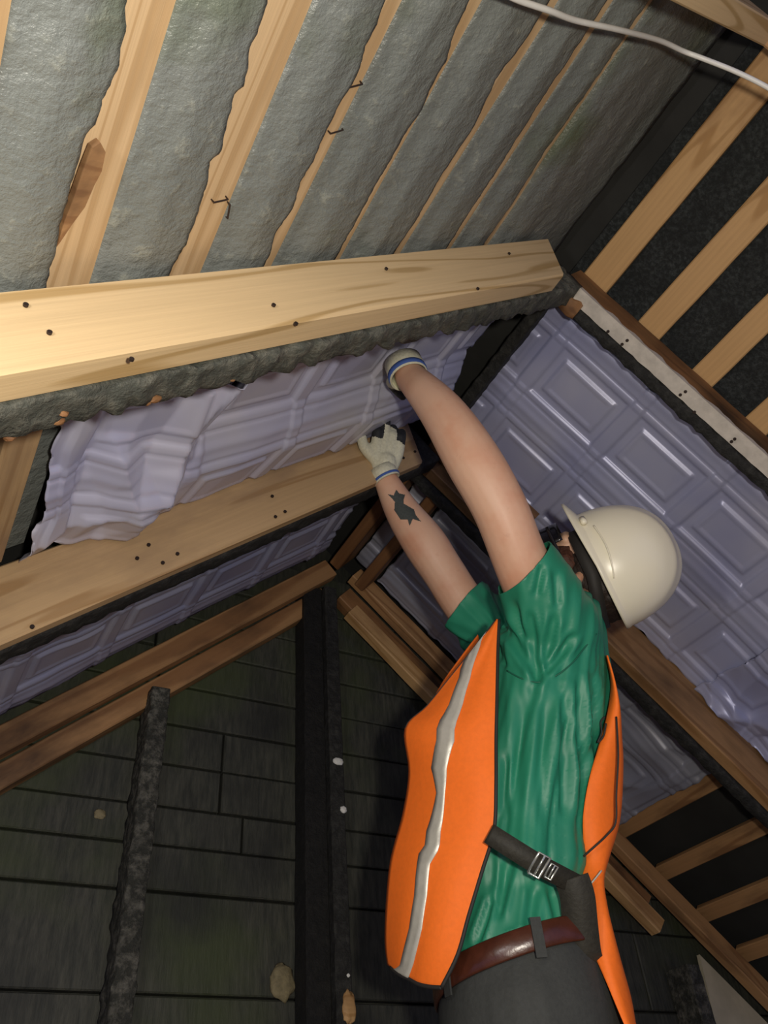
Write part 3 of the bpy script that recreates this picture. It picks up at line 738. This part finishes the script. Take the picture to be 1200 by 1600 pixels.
# right (far) hand on the end of the tan rafter; palm towards the rafter (away from the camera)
RW = RA[-1]; RDIR = (at(612, 655, 1.975)-RW); RN = YV*1.0 + Vector((0.2, 0, 0.1))
LW = LA[-1]; LDIR = (at(623, 580, 1.80)-LW); LN = (N_L)*-1.0
hr = lambda r: hand_pieces(RW+RDIR.normalized()*0.012, RDIR, RN, 1, r, (0.9, 0.15, 1.1, 1.2), 0.15, 0.5)
hl = lambda r: hand_pieces(LW+LDIR.normalized()*0.012, LDIR, LN, -1, r, (0.7, 0.7, 0.7, 0.9), 0.05, 0.9, 0.15)
def legs():
    out = []
    for sg, dx in ((-1, 0.0), (1, 0.02)):
        hip = at(830, 1620, 1.26)+LAT*(0.085*sg)
        knee = Vector((hip.x, hip.y, -0.24))+FB*0.03; foot = Vector((hip.x, hip.y, -0.62))-FB*0.01+LAT*(0.03*sg)
        out.append((hip, knee, foot))
    return out
LEG = legs()
pieces = [torso(0.93)] + head_pieces() + [capsule(LA, LR, 20, 6), capsule(RA, RR, 20, 6)]
for r_ in (hr(0.86), hl(0.86)): pieces += r_[0] + r_[1] + [r_[2]]
for hip, knee, foot in LEG:
    pieces.append(capsule([hip, (hip+knee)/2, knee, (knee+foot)/2, foot], [0.085, 0.075, 0.055, 0.052, 0.038]))
    pieces.append(capsule([foot+Vector((0, 0, -0.02)), foot+FB*0.14+Vector((0, 0, -0.045))], [0.035, 0.028]))
me = merged('body', pieces, 0.0042, 3)
body = obj_me('body', me, M['skin'], person, smooth=True)
body_bvh = BVHTree.FromPolygons([v.co.copy() for v in me.vertices], [tuple(p.vertices) for p in me.polygons])

# shoes
for i, (hip, knee, foot) in enumerate(LEG):
    sh = merged('boot', [capsule([foot+Vector((0, 0, 0.02)), foot+Vector((0, 0, -0.03))], [0.052, 0.050]), capsule([foot+Vector((0, 0, -0.035)), foot+FB*0.08+Vector((0, 0, -0.035)), foot+FB*0.16+Vector((0, 0, -0.04))], [0.044, 0.046, 0.038])], 0.007)
    for v in sh.vertices: v.co.z = max(v.co.z, -0.70)
    obj_me('boot', sh, M['leather'], person, smooth=True)

# trousers
tp = [torso(1.03, 0, 3)]
for hip, knee, foot in LEG: tp.append(capsule([hip+Vector((0, 0, 0.03)), (hip+knee)/2, knee, (knee+foot)/2, foot+Vector((0, 0, 0.02))], [0.100, 0.095, 0.075, 0.070, 0.066]))
me = merged('trousers', tp, 0.006, 4)
trousers = obj_me('trousers', me, M['trousers'], person, smooth=True)

# green shirt
def shirt():
    sleeveL = capsule([at(872, 1010, 1.53), at(862, 968, 1.50), at(822, 885, 1.475), at(795, 838, 1.472)], [0.080, 0.080, 0.065, 0.060], 24, 6)
    sleeveR = capsule([at(815, 1040, 1.74), at(800, 1008, 1.77), at(745, 965, 1.825), at(708, 925, 1.85)], [0.085, 0.080, 0.070, 0.064], 24, 6)
    me = merged('shirt', [torso(1.045, 2, 8), sleeveL, sleeveR], 0.0046, 26)
    # open the cuffs and the hem
    bm = bmesh.new(); bm.from_mesh(me); bm.normal_update()
    cl = at(826, 880, 1.475); nl = (at(795, 838, 1.472)-at(822, 885, 1.475)).normalized()
    nl = (nl + RIGHT*-0.28 + UP*-0.10).normalized()
    cr_ = at(724, 946, 1.835); nr = (at(708, 925, 1.85)-at(745, 965, 1.825)).normalized(); nr = (nr+RIGHT*-0.25).normalized()
    for c_, n_ in ((cl, nl), (cr_, nr)):
        vs = [v for v in bm.verts if (v.co-c_).length < 0.13]; vset = set(vs)
        es = [e for e in bm.edges if e.verts[0] in vset and e.verts[1] in vset]; fs = [f for f in bm.faces if all(v in vset for v in f.verts)]
        bmesh.ops.bisect_plane(bm, geom=vs+es+fs, plane_co=c_, plane_no=n_)
        bmesh.ops.delete(bm, geom=[v for v in bm.verts if (v.co-c_).dot(n_) > 1e-5 and (v.co-c_).length < 0.2], context='VERTS')
    bm.normal_update()
    Cax = [at(*c, d) for c, d, a, b in TORSO]
    arm0 = at(840, 1065, 1.45)
    FOLDS = [((842, 1062), (778, 958), 6, 7), ((842, 1062), (800, 935), 5, 6), ((842, 1062), (826, 950), 6, 6), ((846, 1060), (868, 955), 5, 7), ((850, 1056), (902, 985), 5, 6),
             ((790, 1045), (770, 985), 4, 6), ((872, 950), (868, 890), 3, 6), ((838, 930), (850, 880), 3, 5), ((880, 1075), (886, 1290), 5, 7), ((905, 1062), (908, 1230), 5, 6), ((925, 1050), (926, 1180), 6, 6),
             ((850, 1090), (845, 1300), 3, 8), ((815, 1075), (806, 1270), 3, 8), ((790, 1180), (786, 1280), 3, 6), ((800, 1335), (775, 1440), 5, 7), ((770, 1400), (742, 1480), 5, 6), ((835, 1385), (825, 1460), 4, 8),
             ((862, 1390), (882, 1480), 5, 7), ((790, 1470), (850, 1452), 4, 6)]
    def px_of(p):
        c = p.dot(FWD); return 600+F_PX*p.dot(RIGHT)/c, 800-F_PX*p.dot(UP)/c
    def folds(p):
        x, y = px_of(p); t = 0
        for (x0, y0), (x1, y1), dep, wd in FOLDS:
            dx, dy = x1-x0, y1-y0; L2 = dx*dx+dy*dy; u = ((x-x0)*dx+(y-y0)*dy)/L2; uc = max(0, min(1, u))
            d = math.hypot(x-x0-dx*uc, y-y0-dy*uc)
            if d < wd*3.2: t += dep*0.001*(-1.2*math.exp(-(d/wd)**2) + 0.55*math.exp(-((d-wd*1.7)/(wd*0.8))**2))*sm(uc*5+0.25)*sm((1-uc)*4+0.1)
        return t
    Cs = sorted(crom(Cax, 10), key=lambda q: q.z)
    def caxis(z):
        if z <= Cs[0].z: return Cs[0]
        for a_, b_ in zip(Cs, Cs[1:]):
            if z <= b_.z: return a_.lerp(b_, (z-a_.z)/max(1e-6, b_.z-a_.z))
        return Cs[-1]
    for v in bm.verts:
        p = v.co; z = p.z
        # drape: long vertical creases, stronger to the waist
        c = caxis(z); rel = p-c; ang = math.atan2(rel.dot(LAT), rel.dot(FB))
        body_t = sm((0.95-z)/0.12)
        sway = 0.35*noise.noise(Vector((z*3, 0, 8)))
        f1 = noise.noise(Vector((ang*3.4+sway, z*1.3, 1.0))); f2 = noise.noise(Vector((ang*8.5+sway*2, z*1.8, 4.0)))
        crease = (0.5-abs(f1)*2.2)*0.010 + (0.4-abs(f2)*1.8)*0.0050
        hem = sm((z-0.355)/0.07)
        blouse = 0.010*math.exp(-((z-0.43)/0.035)**2)*(1+noise.noise(Vector((ang*4, 0, 3))))
        r = p-arm0; a2 = math.atan2(r.dot(UP), r.dot(RIGHT)); dr = r.length
        fr = (0.5-abs(noise.noise(Vector((a2*4.2, dr*3, 2.0))))*2.4)*0.017*(1-body_t)*sm(dr/0.05)
        v.co = p + v.normal*((crease+blouse)*body_t*hem + fr*0.5*sm((z-0.8)/0.1) + (max(-0.0065, folds(p)*1.5) if v.normal.dot(p) < 0 else 0) + 0.0012*noise.noise(p*25))
    bm.to_mesh(me); bm.free()
    o = obj_me('shirt', me, M['shirt'], person, smooth=True)
    s = o.modifiers.new('thickness', 'SOLIDIFY'); s.thickness = 0.002
    return o, me
shirt_o, shirt_me = shirt()
shirt_bvh = BVHTree.FromPolygons([v.co.copy() for v in shirt_me.vertices], [tuple(p.vertices) for p in shirt_me.polygons])
def hit(bvh, px, py, lift=0.002):
    d = ray(px, py).normalized(); h = bvh.ray_cast(Vector((0, 0, 0)), d)
    return h[0]-d*lift if h[0] is not None else None
# sleeve seam
def seam(name, pts, mat, rad, lift=0.0005, parent=shirt_o):
    P = [hit(shirt_bvh, x, y, lift) for x, y in pts]; P = [p for p in P if p is not None]
    if len(P) > 2: V, Fc = tube_mesh(crom(P, 4), rad, 6); obj(name, V, Fc, mat, parent, smooth=True)
seam('shoulder_seam', [(932, 990), (915, 1010), (895, 1035), (870, 1055), (842, 1066), (815, 1060), (792, 1048)], M['shirt_dark'], 0.0014, 0.001)

# belt
def belt():
    cs = []
    for (c, d, a, b), dz in ((TORSO[2], 0), ): cs = at(*c, d)
    V, Fc = [], []; n = 72; a, b = 0.141, 0.172
    for k in range(n):
        t = 2*math.pi*k/n; x, y = math.cos(t), math.sin(t); q = (abs(x)**2.3+abs(y)**2.3)**(-1/2.3)
        for (off, z) in ((0.004, -0.018), (0.006, -0.016), (0.006, 0.016), (0.004, 0.018), (0.0, 0.018), (0.0, -0.018)):
            V.append(cs + FB*((a+off)*x*q) + LAT*((b+off)*y*q) + Vector((0, 0, z-0.004 - 0.20*a*x)))
    for k in range(n):
        for j in range(6): Fc.append((k*6+j, k*6+(j+1) % 6, ((k+1) % n)*6+(j+1) % 6, ((k+1) % n)*6+j))
    o = obj('leather_belt', V, Fc, M['leather'], person, smooth=True)
    # loops of the trousers
    for t in (-1.75, -0.75, -2.7):
        x, y = math.cos(t), math.sin(t); q = (abs(x)**2.3+abs(y)**2.3)**(-1/2.3)
        c = cs + FB*((a+0.008)*x*q) + LAT*((b+0.008)*y*q); tv = (FB*(-a*y) + LAT*(b*x)).normalized()
        base = [c+tv*sx*0.008+Vector((0, 0, z-0.20*a*x)) for z in (0.020, -0.034) for sx in (-1, 1)]
        nrm = tv.cross(Vector((0, 0, 1))); nrm = nrm if nrm.dot(c-cs) > 0 else -nrm
        V = [p for p in base]+[p+nrm*0.003 for p in base]
        obj('belt_loop', V, [(0, 1, 3, 2), (4, 6, 7, 5), (0, 4, 5, 1), (2, 3, 7, 6), (0, 2, 6, 4), (1, 5, 7, 3)], M['trousers'], trousers)
    return o
belt()

# ------------------------------------------------------------------ vest
vest = bpy.data.objects.new('safety_vest', None); link(vest, person, WM[person.name].copy()); vest['label'] = 'orange safety vest hanging open at the side'
ROWS = [((775, 968), (780, 968)), ((747, 1004), (778, 1012)), ((706, 1055), (777, 1062)), ((667, 1103), (776, 1112)), ((633, 1138), (775, 1160)), ((639, 1205), (775, 1228)),
        ((630, 1270), (772, 1297)), ((611, 1342), (753, 1362)), ((604, 1410), (732, 1432)), ((602, 1470), (715, 1492)), ((606, 1507), (690, 1543))]
DR = [1.47, 1.43, 1.385, 1.345, 1.315, 1.27, 1.245, 1.22, 1.195, 1.175, 1.165]
DL = [1.47, 1.45, 1.44, 1.43, 1.42, 1.39, 1.365, 1.335, 1.31, 1.29, 1.275]
rows = []
for ((l, r), dl, dr) in zip(ROWS, DL, DR):
    rr = []
    for j in range(5):
        u = j/4; w = max(0, (r[0]-l[0]))/170
        dep = dl+(dr-dl)*(u**0.8) - 0.020*math.sin(math.pi*u)*w
        yb = l[1]+(r[1]-l[1])*u + (10*math.sin(math.pi*u) if l[1] > 1500 else 0)
        rr.append(at(l[0]+(r[0]-l[0])*u, yb, dep))
    rows.append(rr)
def vfold(u, v, p):
    return FWD*(0.005*noise.noise(Vector((u*3.5+v*1.0, v*2.0, 3)))*2*math.sin(math.pi*min(1, u*1.2)))
front, G = sheet('front_panel', M['orange'], rows, vest, 0.0025, 5, vfold)
nu, nv = len(G), len(G[0])
def vest_pt(u, v, lift=0.0):
    fu = max(0, min(u, 1))*(nu-1); fv = max(0, min(v, 1))*(nv-1); i, j = min(int(fu), nu-2), min(int(fv), nv-2); a, b = fu-i, fv-j
    p = (G[i][j]*(1-a)+G[i+1][j]*a)*(1-b)+(G[i][j+1]*(1-a)+G[i+1][j+1]*a)*b
    q = p + vfold(u, v, p)
    return q - q.normalized()*lift
# edges
V, Fc = tube_mesh([vest_pt(1, v/60, 0.001) for v in range(61)], 0.0030, 8); obj('piping', V, Fc, M['piping'], front, smooth=True)
V, Fc = tube_mesh([vest_pt(0, v/60, 0.001) for v in range(25)], 0.0014, 8); obj('piping', V, Fc, M['piping'], front, smooth=True)
V, Fc = tube_mesh([vest_pt(u/40, 1, 0.0) for u in range(3, 41)], 0.0032, 8); obj('piping', V, Fc, M['piping'], front, smooth=True)
# reflective stripe: (y, x left, x right) in the photo, mapped to the panel
ST = [(990, 752, 757), (1010, 737, 750), (1060, 718, 735), (1100, 702, 724), (1160, 684, 711), (1200, 674, 698), (1240, 681, 694), (1300, 666, 688), (1322, 664, 687), (1332, 655, 684), (1350, 652, 672), (1400, 648, 668), (1450, 640, 660), (1500, 626, 647), (1524, 615, 638)]
YROW = [(l[1]+r[1])/2 for l, r in ROWS]
def v_of(px, py):
    # invert the panel rows: find v so that the row passes through py at px
    best = None
    for k in range(201):
        v = k/200; fi = v*(len(ROWS)-1); i = min(int(fi), len(ROWS)-2); t = fi-i
        l = [ROWS[i][0][m]*(1-t)+ROWS[i+1][0][m]*t for m in (0, 1)]; r = [ROWS[i][1][m]*(1-t)+ROWS[i+1][1][m]*t for m in (0, 1)]
        u = (px-l[0])/max(1, r[0]-l[0]); y = l[1]+(r[1]-l[1])*u
        e = abs(y-py)
        if best is None or e < best[0]: best = (e, u, v)
    return best[1], best[2]
V, Fc = [], []
sp_ = []
for y, a, b in ST:
    ua, va = v_of(a, y); ub, vb = v_of(b, y); sp_.append((ua, va, ub, vb))
fine = []
for p, q in zip(sp_, sp_[1:]):
    for t in (0, 0.25, 0.5, 0.75): fine.append([p[m]*(1-t)+q[m]*t for m in range(4)])
fine.append(list(sp_[-1]))
for ua, va, ub, vb in fine:
    for t in (0, 0.33, 0.67, 1): V.append(vest_pt(ua+(ub-ua)*t, va+(vb-va)*t, 0.0028))
Fc = [(i*4+k, i*4+k+1, i*4+5+k, i*4+4+k) for i in range(len(fine)-1) for k in range(3)]
o = obj('reflective_stripe', V, Fc, M['reflect'], front, smooth=True); m_ = o.modifiers.new('t', 'SOLIDIFY'); m_.thickness = 0.001
# right front panel edge seen past the neckline
rows = [[at(747, 992, 1.56), at(748, 996, 1.55), at(749, 1000, 1.54)], [at(722, 1024, 1.53), at(728, 1028, 1.52), at(733, 1030, 1.51)], [at(684, 1079, 1.50), at(695, 1082, 1.49), at(705, 1085, 1.48)], [at(668, 1125, 1.48), at(690, 1130, 1.47), at(710, 1130, 1.46)]]
o_, _ = sheet('far_front_panel', M['orange'], rows, vest, 0.0025, 4)
V, Fc = tube_mesh(crom([r[2] for r in rows[:3]], 4), 0.0015, 6); obj('piping', V, Fc, M['piping'], o_, smooth=True)
# back panel
BR = [((950, 1030), (948, 1024)), ((955, 1068), (960, 1064)), ((950, 1110), (968, 1104)), ((936, 1165), (971, 1150)), ((921, 1215), (973, 1200)), ((911, 1275), (968, 1279)), ((911, 1335), (951, 1340)), ((897, 1385), (943, 1375)),
      ((897, 1415), (948, 1415)), ((911, 1455), (956, 1450)), ((937, 1510), (969, 1500)), ((962, 1570), (985, 1558)), ((980, 1612), (995, 1610)), ((1000, 1660), (1012, 1655))]
rows = []
for i, (l, r) in enumerate(BR):
    d = 1.50-0.028*i
    tw = 0.02*math.sin((i-6)*0.9)
    rows.append([at(*l, d-0.01+tw), at((l[0]+r[0])/2, (l[1]+r[1])/2, d-0.022), at(*r, d-tw), at(r[0]-10, r[1]+6, d+0.12), at(r[0]-22, r[1]+14, d+0.24)])
back, GB = sheet('back_panel', M['orange'], rows, vest, 0.0025, 4)
V, Fc = tube_mesh(crom([at(912, 1338, 1.302), at(930, 1322, 1.30), at(948, 1305, 1.31), at(962, 1285, 1.32), at(963, 1240, 1.335), at(966, 1180, 1.36), at(963, 1120, 1.40)], 5), 0.0017, 8); obj('piping', V, Fc, M['piping'], back, smooth=True)
V, Fc = tube_mesh(crom([at(906, 1394, 1.262), at(922, 1382, 1.262), at(940, 1360, 1.272)], 5), 0.0014, 6); obj('reflective_stripe', V, Fc, M['reflect'], back, smooth=True)
rows_ = [[at(946, 1120, 1.445), at(940, 1135, 1.44), at(937, 1160, 1.43), at(934, 1172, 1.425)], ]
V, Fc = tube_mesh(crom([at(945, 1120, 1.41), at(939, 1128, 1.405), at(940, 1145, 1.40), at(934, 1160, 1.395), at(943, 1150, 1.40), at(947, 1130, 1.405)], 4), 0.0016, 6)
obj('strap_loop', V, Fc, M['piping'], back, smooth=True)
# side strap and buckle
def band(name, mat, pts, wid, parent, thick=0.002, lift=0.0):
    P = crom([p for p in pts], 5); V, Fc = [], []
    for i, p in enumerate(P):
        t = (P[min(i+1, len(P)-1)]-P[max(i-1, 0)]).normalized(); s = t.cross(p.normalized()).normalized()*wid/2
        V += [p+s, p-s]
    Fc = [(2*i, 2*i+1, 2*i+3, 2*i+2) for i in range(len(P)-1)]
    me = bpy.data.meshes.new(name); me.from_pydata([tuple(x) for x in V], [], Fc)
    o = obj_me(name, me, mat, parent, None, True); m = o.modifiers.new('t', 'SOLIDIFY'); m.thickness = thick; m.offset = 0
    return o
band('side_strap', M['webbing'], [at(764, 1302, 1.222), at(795, 1322, 1.205), at(840, 1350, 1.20), at(870, 1366, 1.212), at(905, 1384, 1.235)], 0.030, vest)
band('strap_tail', M['webbing'], [at(893, 1372, 1.222), at(902, 1400, 1.215), at(906, 1440, 1.21), at(912, 1490, 1.205), at(920, 1512, 1.21)], 0.052, vest, 0.003)
def buckle(cx, cy, d, w, h, parent, mat, t=0.003, ang=-0.52):
    c = at(cx, cy, d); r = RIGHT*math.cos(ang)+UP*math.sin(ang); u = UP*math.cos(ang)-RIGHT*math.sin(ang); k = -FWD
    corners = [r*sx*w/2+u*sy*h/2 for sx, sy in ((-1, -1), (1, -1), (1, 1), (-1, 1))]
    V, Fc = tube_mesh([c+q for q in corners]+[c+corners[0]], t, 8); 
    o = obj('buckle', V, Fc, mat, parent, smooth=True)
    V, Fc = tube_mesh([c-u*h/2+r*w*0.05, c+u*h/2+r*w*0.05], t*0.8, 8); obj('buckle_bar', V, Fc, mat, o, smooth=True)
buckle(842, 1352, 1.196, 0.018, 0.034, vest, M['buckle'], 0.0022)
buckle(861, 1362, 1.198, 0.011, 0.022, vest, M['buckle'], 0.0016)

# ------------------------------------------------------------------ gloves
def glove(hand, wrist, d, label, parent=person):
    palm, fing, th = hand
    me = merged('glove', palm+fing+[th]+[capsule([wrist+d*0.012, wrist+d*0.03], [0.026, 0.029])], 0.0030, 2)
    # black rubber on the finger ends and palm side
    o = obj_me('glove', me, [M['glove'], M['rubber']], parent, smooth=True); o['label'] = label
    return o, me
dR = RDIR.normalized(); dL = LDIR.normalized()
h = hr(1.08)
gR, meR = glove(h, RW, dR, 'white glove with black rubber fingertips on the far hand')
nR_ = (RN-dR*RN.dot(dR)).normalized()
for p in meR.polygons:
    q = p.center-RW; a = q.dot(dR)+0.012*noise.noise(p.center*60); b = q.dot(nR_)
    if (b > 0.006 and a > 0.03) or a > 0.125 or (a > 0.085 and abs(q.dot(dR.cross(nR_))+0.0) > 0.016): p.material_index = 1
h = hl(1.08)
gL, meL = glove(h, LW, dL, 'white glove of the near hand with blue cuff band')
nL_ = (LN-dL*LN.dot(dL)).normalized()
for p in meL.polygons:
    q = p.center-LW
    if q.dot(nL_) > 0.006 and q.dot(dL) > 0.03: p.material_index = 1
def cuff(parent, w, d, r, band_w, c0, c1):
    def cyl(name, a, b, r0, r1, mat, par):
        V, Fc = [], []; n = 28; s = d.orthogonal().normalized(); t = d.cross(s)
        for (x, rr) in ((a, r0), ((a+b)/2, (r0+r1)/2+0.0006), (b, r1), (b, r1-0.0025), (a, r0-0.0025)):
            for k in range(n): an = 2*math.pi*k/n; V.append(w+d*x+(s*math.cos(an)+t*math.sin(an))*rr)
        for j in range(5):
            for k in range(n): Fc.append((j*n+k, j*n+(k+1) % n, ((j+1) % 5)*n+(k+1) % n, ((j+1) % 5)*n+k))
        return obj(name, V, Fc, mat, par, smooth=True)
    c = cyl('cuff', c0, c1, r, r*0.98, M['glove'], parent)
    cyl('cuff_band', c0+0.004, c0+0.004+band_w, r+0.0012, r+0.001, M['band'], c)
armdirL = (LA[-1]-LA[-2]).normalized(); armdirR = (RA[-1]-RA[-2]).normalized()
cuff(gL, at(636, 582, 1.665), (armdirL+UP*0.35+RIGHT*0.1).normalized(), 0.040, 0.012, -0.014, 0.030)
cuff(gR, at(601, 742, 1.94), armdirR, 0.0325, 0.006, -0.016, 0.018)

# ------------------------------------------------------------------ tattoo on the far forearm (thin inked patch following the skin)
TP = [(608, 770), (614, 780), (612, 766), (622, 772), (621, 766), (626, 764), (630, 772), (634, 774), (630, 781), (640, 788), (652, 797), (651, 802), (659, 817), (650, 810), (640, 813), (641, 830), (637, 812), (628, 810), (618, 797), (616, 785)]
TP = [(606, 772), (615, 774), (619, 765), (624, 771), (633, 773), (631, 780), (631, 787), (647, 796), (650, 805), (658, 815), (645, 811), (640, 822), (637, 812), (626, 812), (616, 797), (617, 784)]
def inside(x, y, P):
    c = False; j = len(P)-1
    for i in range(len(P)):
        if (P[i][1] > y) != (P[j][1] > y) and x < (P[j][0]-P[i][0])*(y-P[i][1])/(P[j][1]-P[i][1])+P[i][0]: c = not c
        j = i
    return c
V, Fc, idx = [], [], {}
def tv(i, j):
    if (i, j) not in idx:
        p = hit(body_bvh, 600+i*0.75, 760+j*0.75, 0.0006)
        if p is None: return None
        idx[(i, j)] = len(V); V.append(p)
    return idx[(i, j)]
for i in range(90):
    for j in range(90):
        if inside(600+(i+.5)*0.75, 760+(j+.5)*0.75, TP):
            q = [tv(i, j), tv(i+1, j), tv(i+1, j+1), tv(i, j+1)]
            if None not in q: Fc.append(tuple(q))
if Fc:
    o = obj('tattoo', V, Fc, M['ink'], body, smooth=True)

# ------------------------------------------------------------------ hair, beard, glasses, hard hat
me = merged('hair', [ellips(hp(-0.016, 0, -0.002), (FH, SH, UH), (0.097, 0.082, 0.094)), ellips(hp(-0.060, 0, -0.055), (FH, SH, UH), (0.050, 0.070, 0.060)), capsule([hp(-0.055, -0.04, -0.09), hp(-0.06, 0.04, -0.09)], [0.035, 0.035])], 0.005, 2)
bm = bmesh.new(); bm.from_mesh(me)
for v in bm.verts: v.co += v.normal*0.004*noise.noise(v.co*70)
bmesh.ops.delete(bm, geom=[v for v in bm.verts if (v.co-HC).dot(FH) > 0.045 and (v.co-HC).dot(UH) < 0.03], context='VERTS')
bm.to_mesh(me); bm.free()
obj_me('hair', me, M['hair'], person, smooth=True)
me = merged('beard_and_face_shade', [ellips(hp(0.030, 0, -0.060), (FH, SH, UH), (0.050, 0.072, 0.050)), ellips(hp(0.040, 0, -0.115), (FH, SH, UH), (0.062, 0.064, 0.060)), capsule([hp(0.01, -0.066, -0.075), hp(0.045, -0.05, -0.12), hp(0.09, 0, -0.155), hp(0.045, 0.05, -0.12), hp(0.01, 0.066, -0.075)], [0.014, 0.022, 0.024, 0.022, 0.014]),  # first ellipsoid: hat shade on cheeks and temples, painted in beard colour
                     capsule([hp(0.088, -0.028, -0.108), hp(0.102, 0, -0.104), hp(0.088, 0.028, -0.108)], [0.010, 0.010, 0.010])], 0.004, 2)
for v in me.vertices: v.co += (v.co-hp(0, 0, -0.1)).normalized()*0.005*noise.noise(v.co*90)
obj_me('beard_and_face_shade', me, M['beard_and_face_shade'], person, smooth=True)
V, Fc = tube_mesh(crom([hp(-0.01, -0.088, -0.058), hp(0.05, -0.086, -0.058), hp(0.112, -0.076, -0.058)], 4), 0.0035, 8)
gl_o = obj('safety_glasses', V, Fc, M['lens'], person, smooth=True)
V, Fc = [], []
for j in range(7):
    for i in range(21):
        a = -1.15+2.3*i/20; V.append(hp(0.045+0.078*math.cos(a)+0.0, 0.085*math.sin(a), -0.040-0.042*j/6))
Fc = [(j*21+i, j*21+i+1, (j+1)*21+i+1, (j+1)*21+i) for j in range(6) for i in range(20)]
o = obj('lens', V, Fc, M['lens'], gl_o, smooth=True); m_ = o.modifiers.new('t', 'SOLIDIFY'); m_.thickness = 0.002
V, Fc = tube_mesh(crom([hp(-0.01, 0.088, -0.058), hp(0.05, 0.086, -0.058), hp(0.112, 0.076, -0.058)], 4), 0.0035, 8)
obj('temple_arm', V, Fc, M['lens'], gl_o, smooth=True)
# hard hat
def hard_hat():
    n, m = 72, 22; V, Fc = [], []
    prof = []
    for j in range(m+1):
        a = j/m*math.pi/2
        prof.append((math.cos(a)**0.85, math.sin(a)))
    def brim(t):                                    # brim outline: long at the front
        c, s = math.cos(t), math.sin(t)
        return (0.128+0.024*max(0, c)**2)*c - 0.002, (0.113)*s
    base = []
    for k in range(n):
        t = 2*math.pi*k/n; c, s = math.cos(t), math.sin(t)
        base.append((0.122*c-0.006, 0.104*s))
    rings_ = []
    rings_.append([hp(*brim(2*math.pi*k/n), -0.004 - 0.010*max(0, math.cos(2*math.pi*k/n))) for k in range(n)])
    rings_.append([hp(brim(2*math.pi*k/n)[0]*1.0, brim(2*math.pi*k/n)[1]*1.0, 0.0 - 0.010*max(0, math.cos(2*math.pi*k/n))) for k in range(n)])
    rings_.append([hp(base[k][0]*1.015, base[k][1]*1.015, 0.004) for k in range(n)])
    for r, z in prof:
        rr = []
        for k in range(n):
            t = 2*math.pi*k/n; x, y = base[k]
            ridge = 0.005*math.exp(-(y*r/0.012)**2)*sm(z*1.5) + 0.0025*math.exp(-((abs(y*r)-0.042)/0.008)**2)*sm(z*1.6)
            rr.append(hp((x+0.006)*r-0.006, y*r, 0.008+0.143*z+ridge))
        rings_.append(rr)
    V, Fc = loft(rings_, cap=False); Fc.append(tuple((len(rings_)-1)*n+k for k in range(n)))
    me = bpy.data.meshes.new('hard_hat'); me.from_pydata([tuple(v) for v in V], [], Fc)
    o = obj_me('hard_hat', me, M['hat'], person, None, True); o['label'] = 'cream white hard hat with short front brim'
    s = o.modifiers.new('t', 'SOLIDIFY'); s.thickness = 0.0028; s.offset = -1
    # raised side line and accessory slot, suspension band
    V, Fc = tube_mesh(crom([hp(0.075, -0.088, 0.026), hp(0.03, -0.107, 0.030), hp(-0.01, -0.110, 0.024), hp(-0.035, -0.106, 0.016)], 6), 0.0015, 6); obj('moulded_line', V, Fc, M['hat'], o, smooth=True)
    V, Fc = tube_mesh([hp(0.100, -0.066, 0.012), hp(0.088, -0.080, 0.012)], 0.006, 10); obj('side_slot', V, Fc, M['hat'], o, smooth=True)
    V, Fc = [], []; n = 48
    for k in range(n):
        t = 2*math.pi*k/n
        for u, off in ((-0.004, 0), (-0.030, 0), (-0.030, 0.0015), (-0.004, 0.0015)): V.append(hp((0.103+off)*math.cos(t)-0.012, (0.088+off)*math.sin(t), u - (0.028 if math.cos(t) < 0 else 0)*abs(math.cos(t))))
    for k in range(n):
        for j in range(4): Fc.append((k*4+j, k*4+(j+1) % 4, ((k+1) % n)*4+(j+1) % 4, ((k+1) % n)*4+j))
    obj('suspension_band', V, Fc, M['piping'], o, smooth=True)
hard_hat()
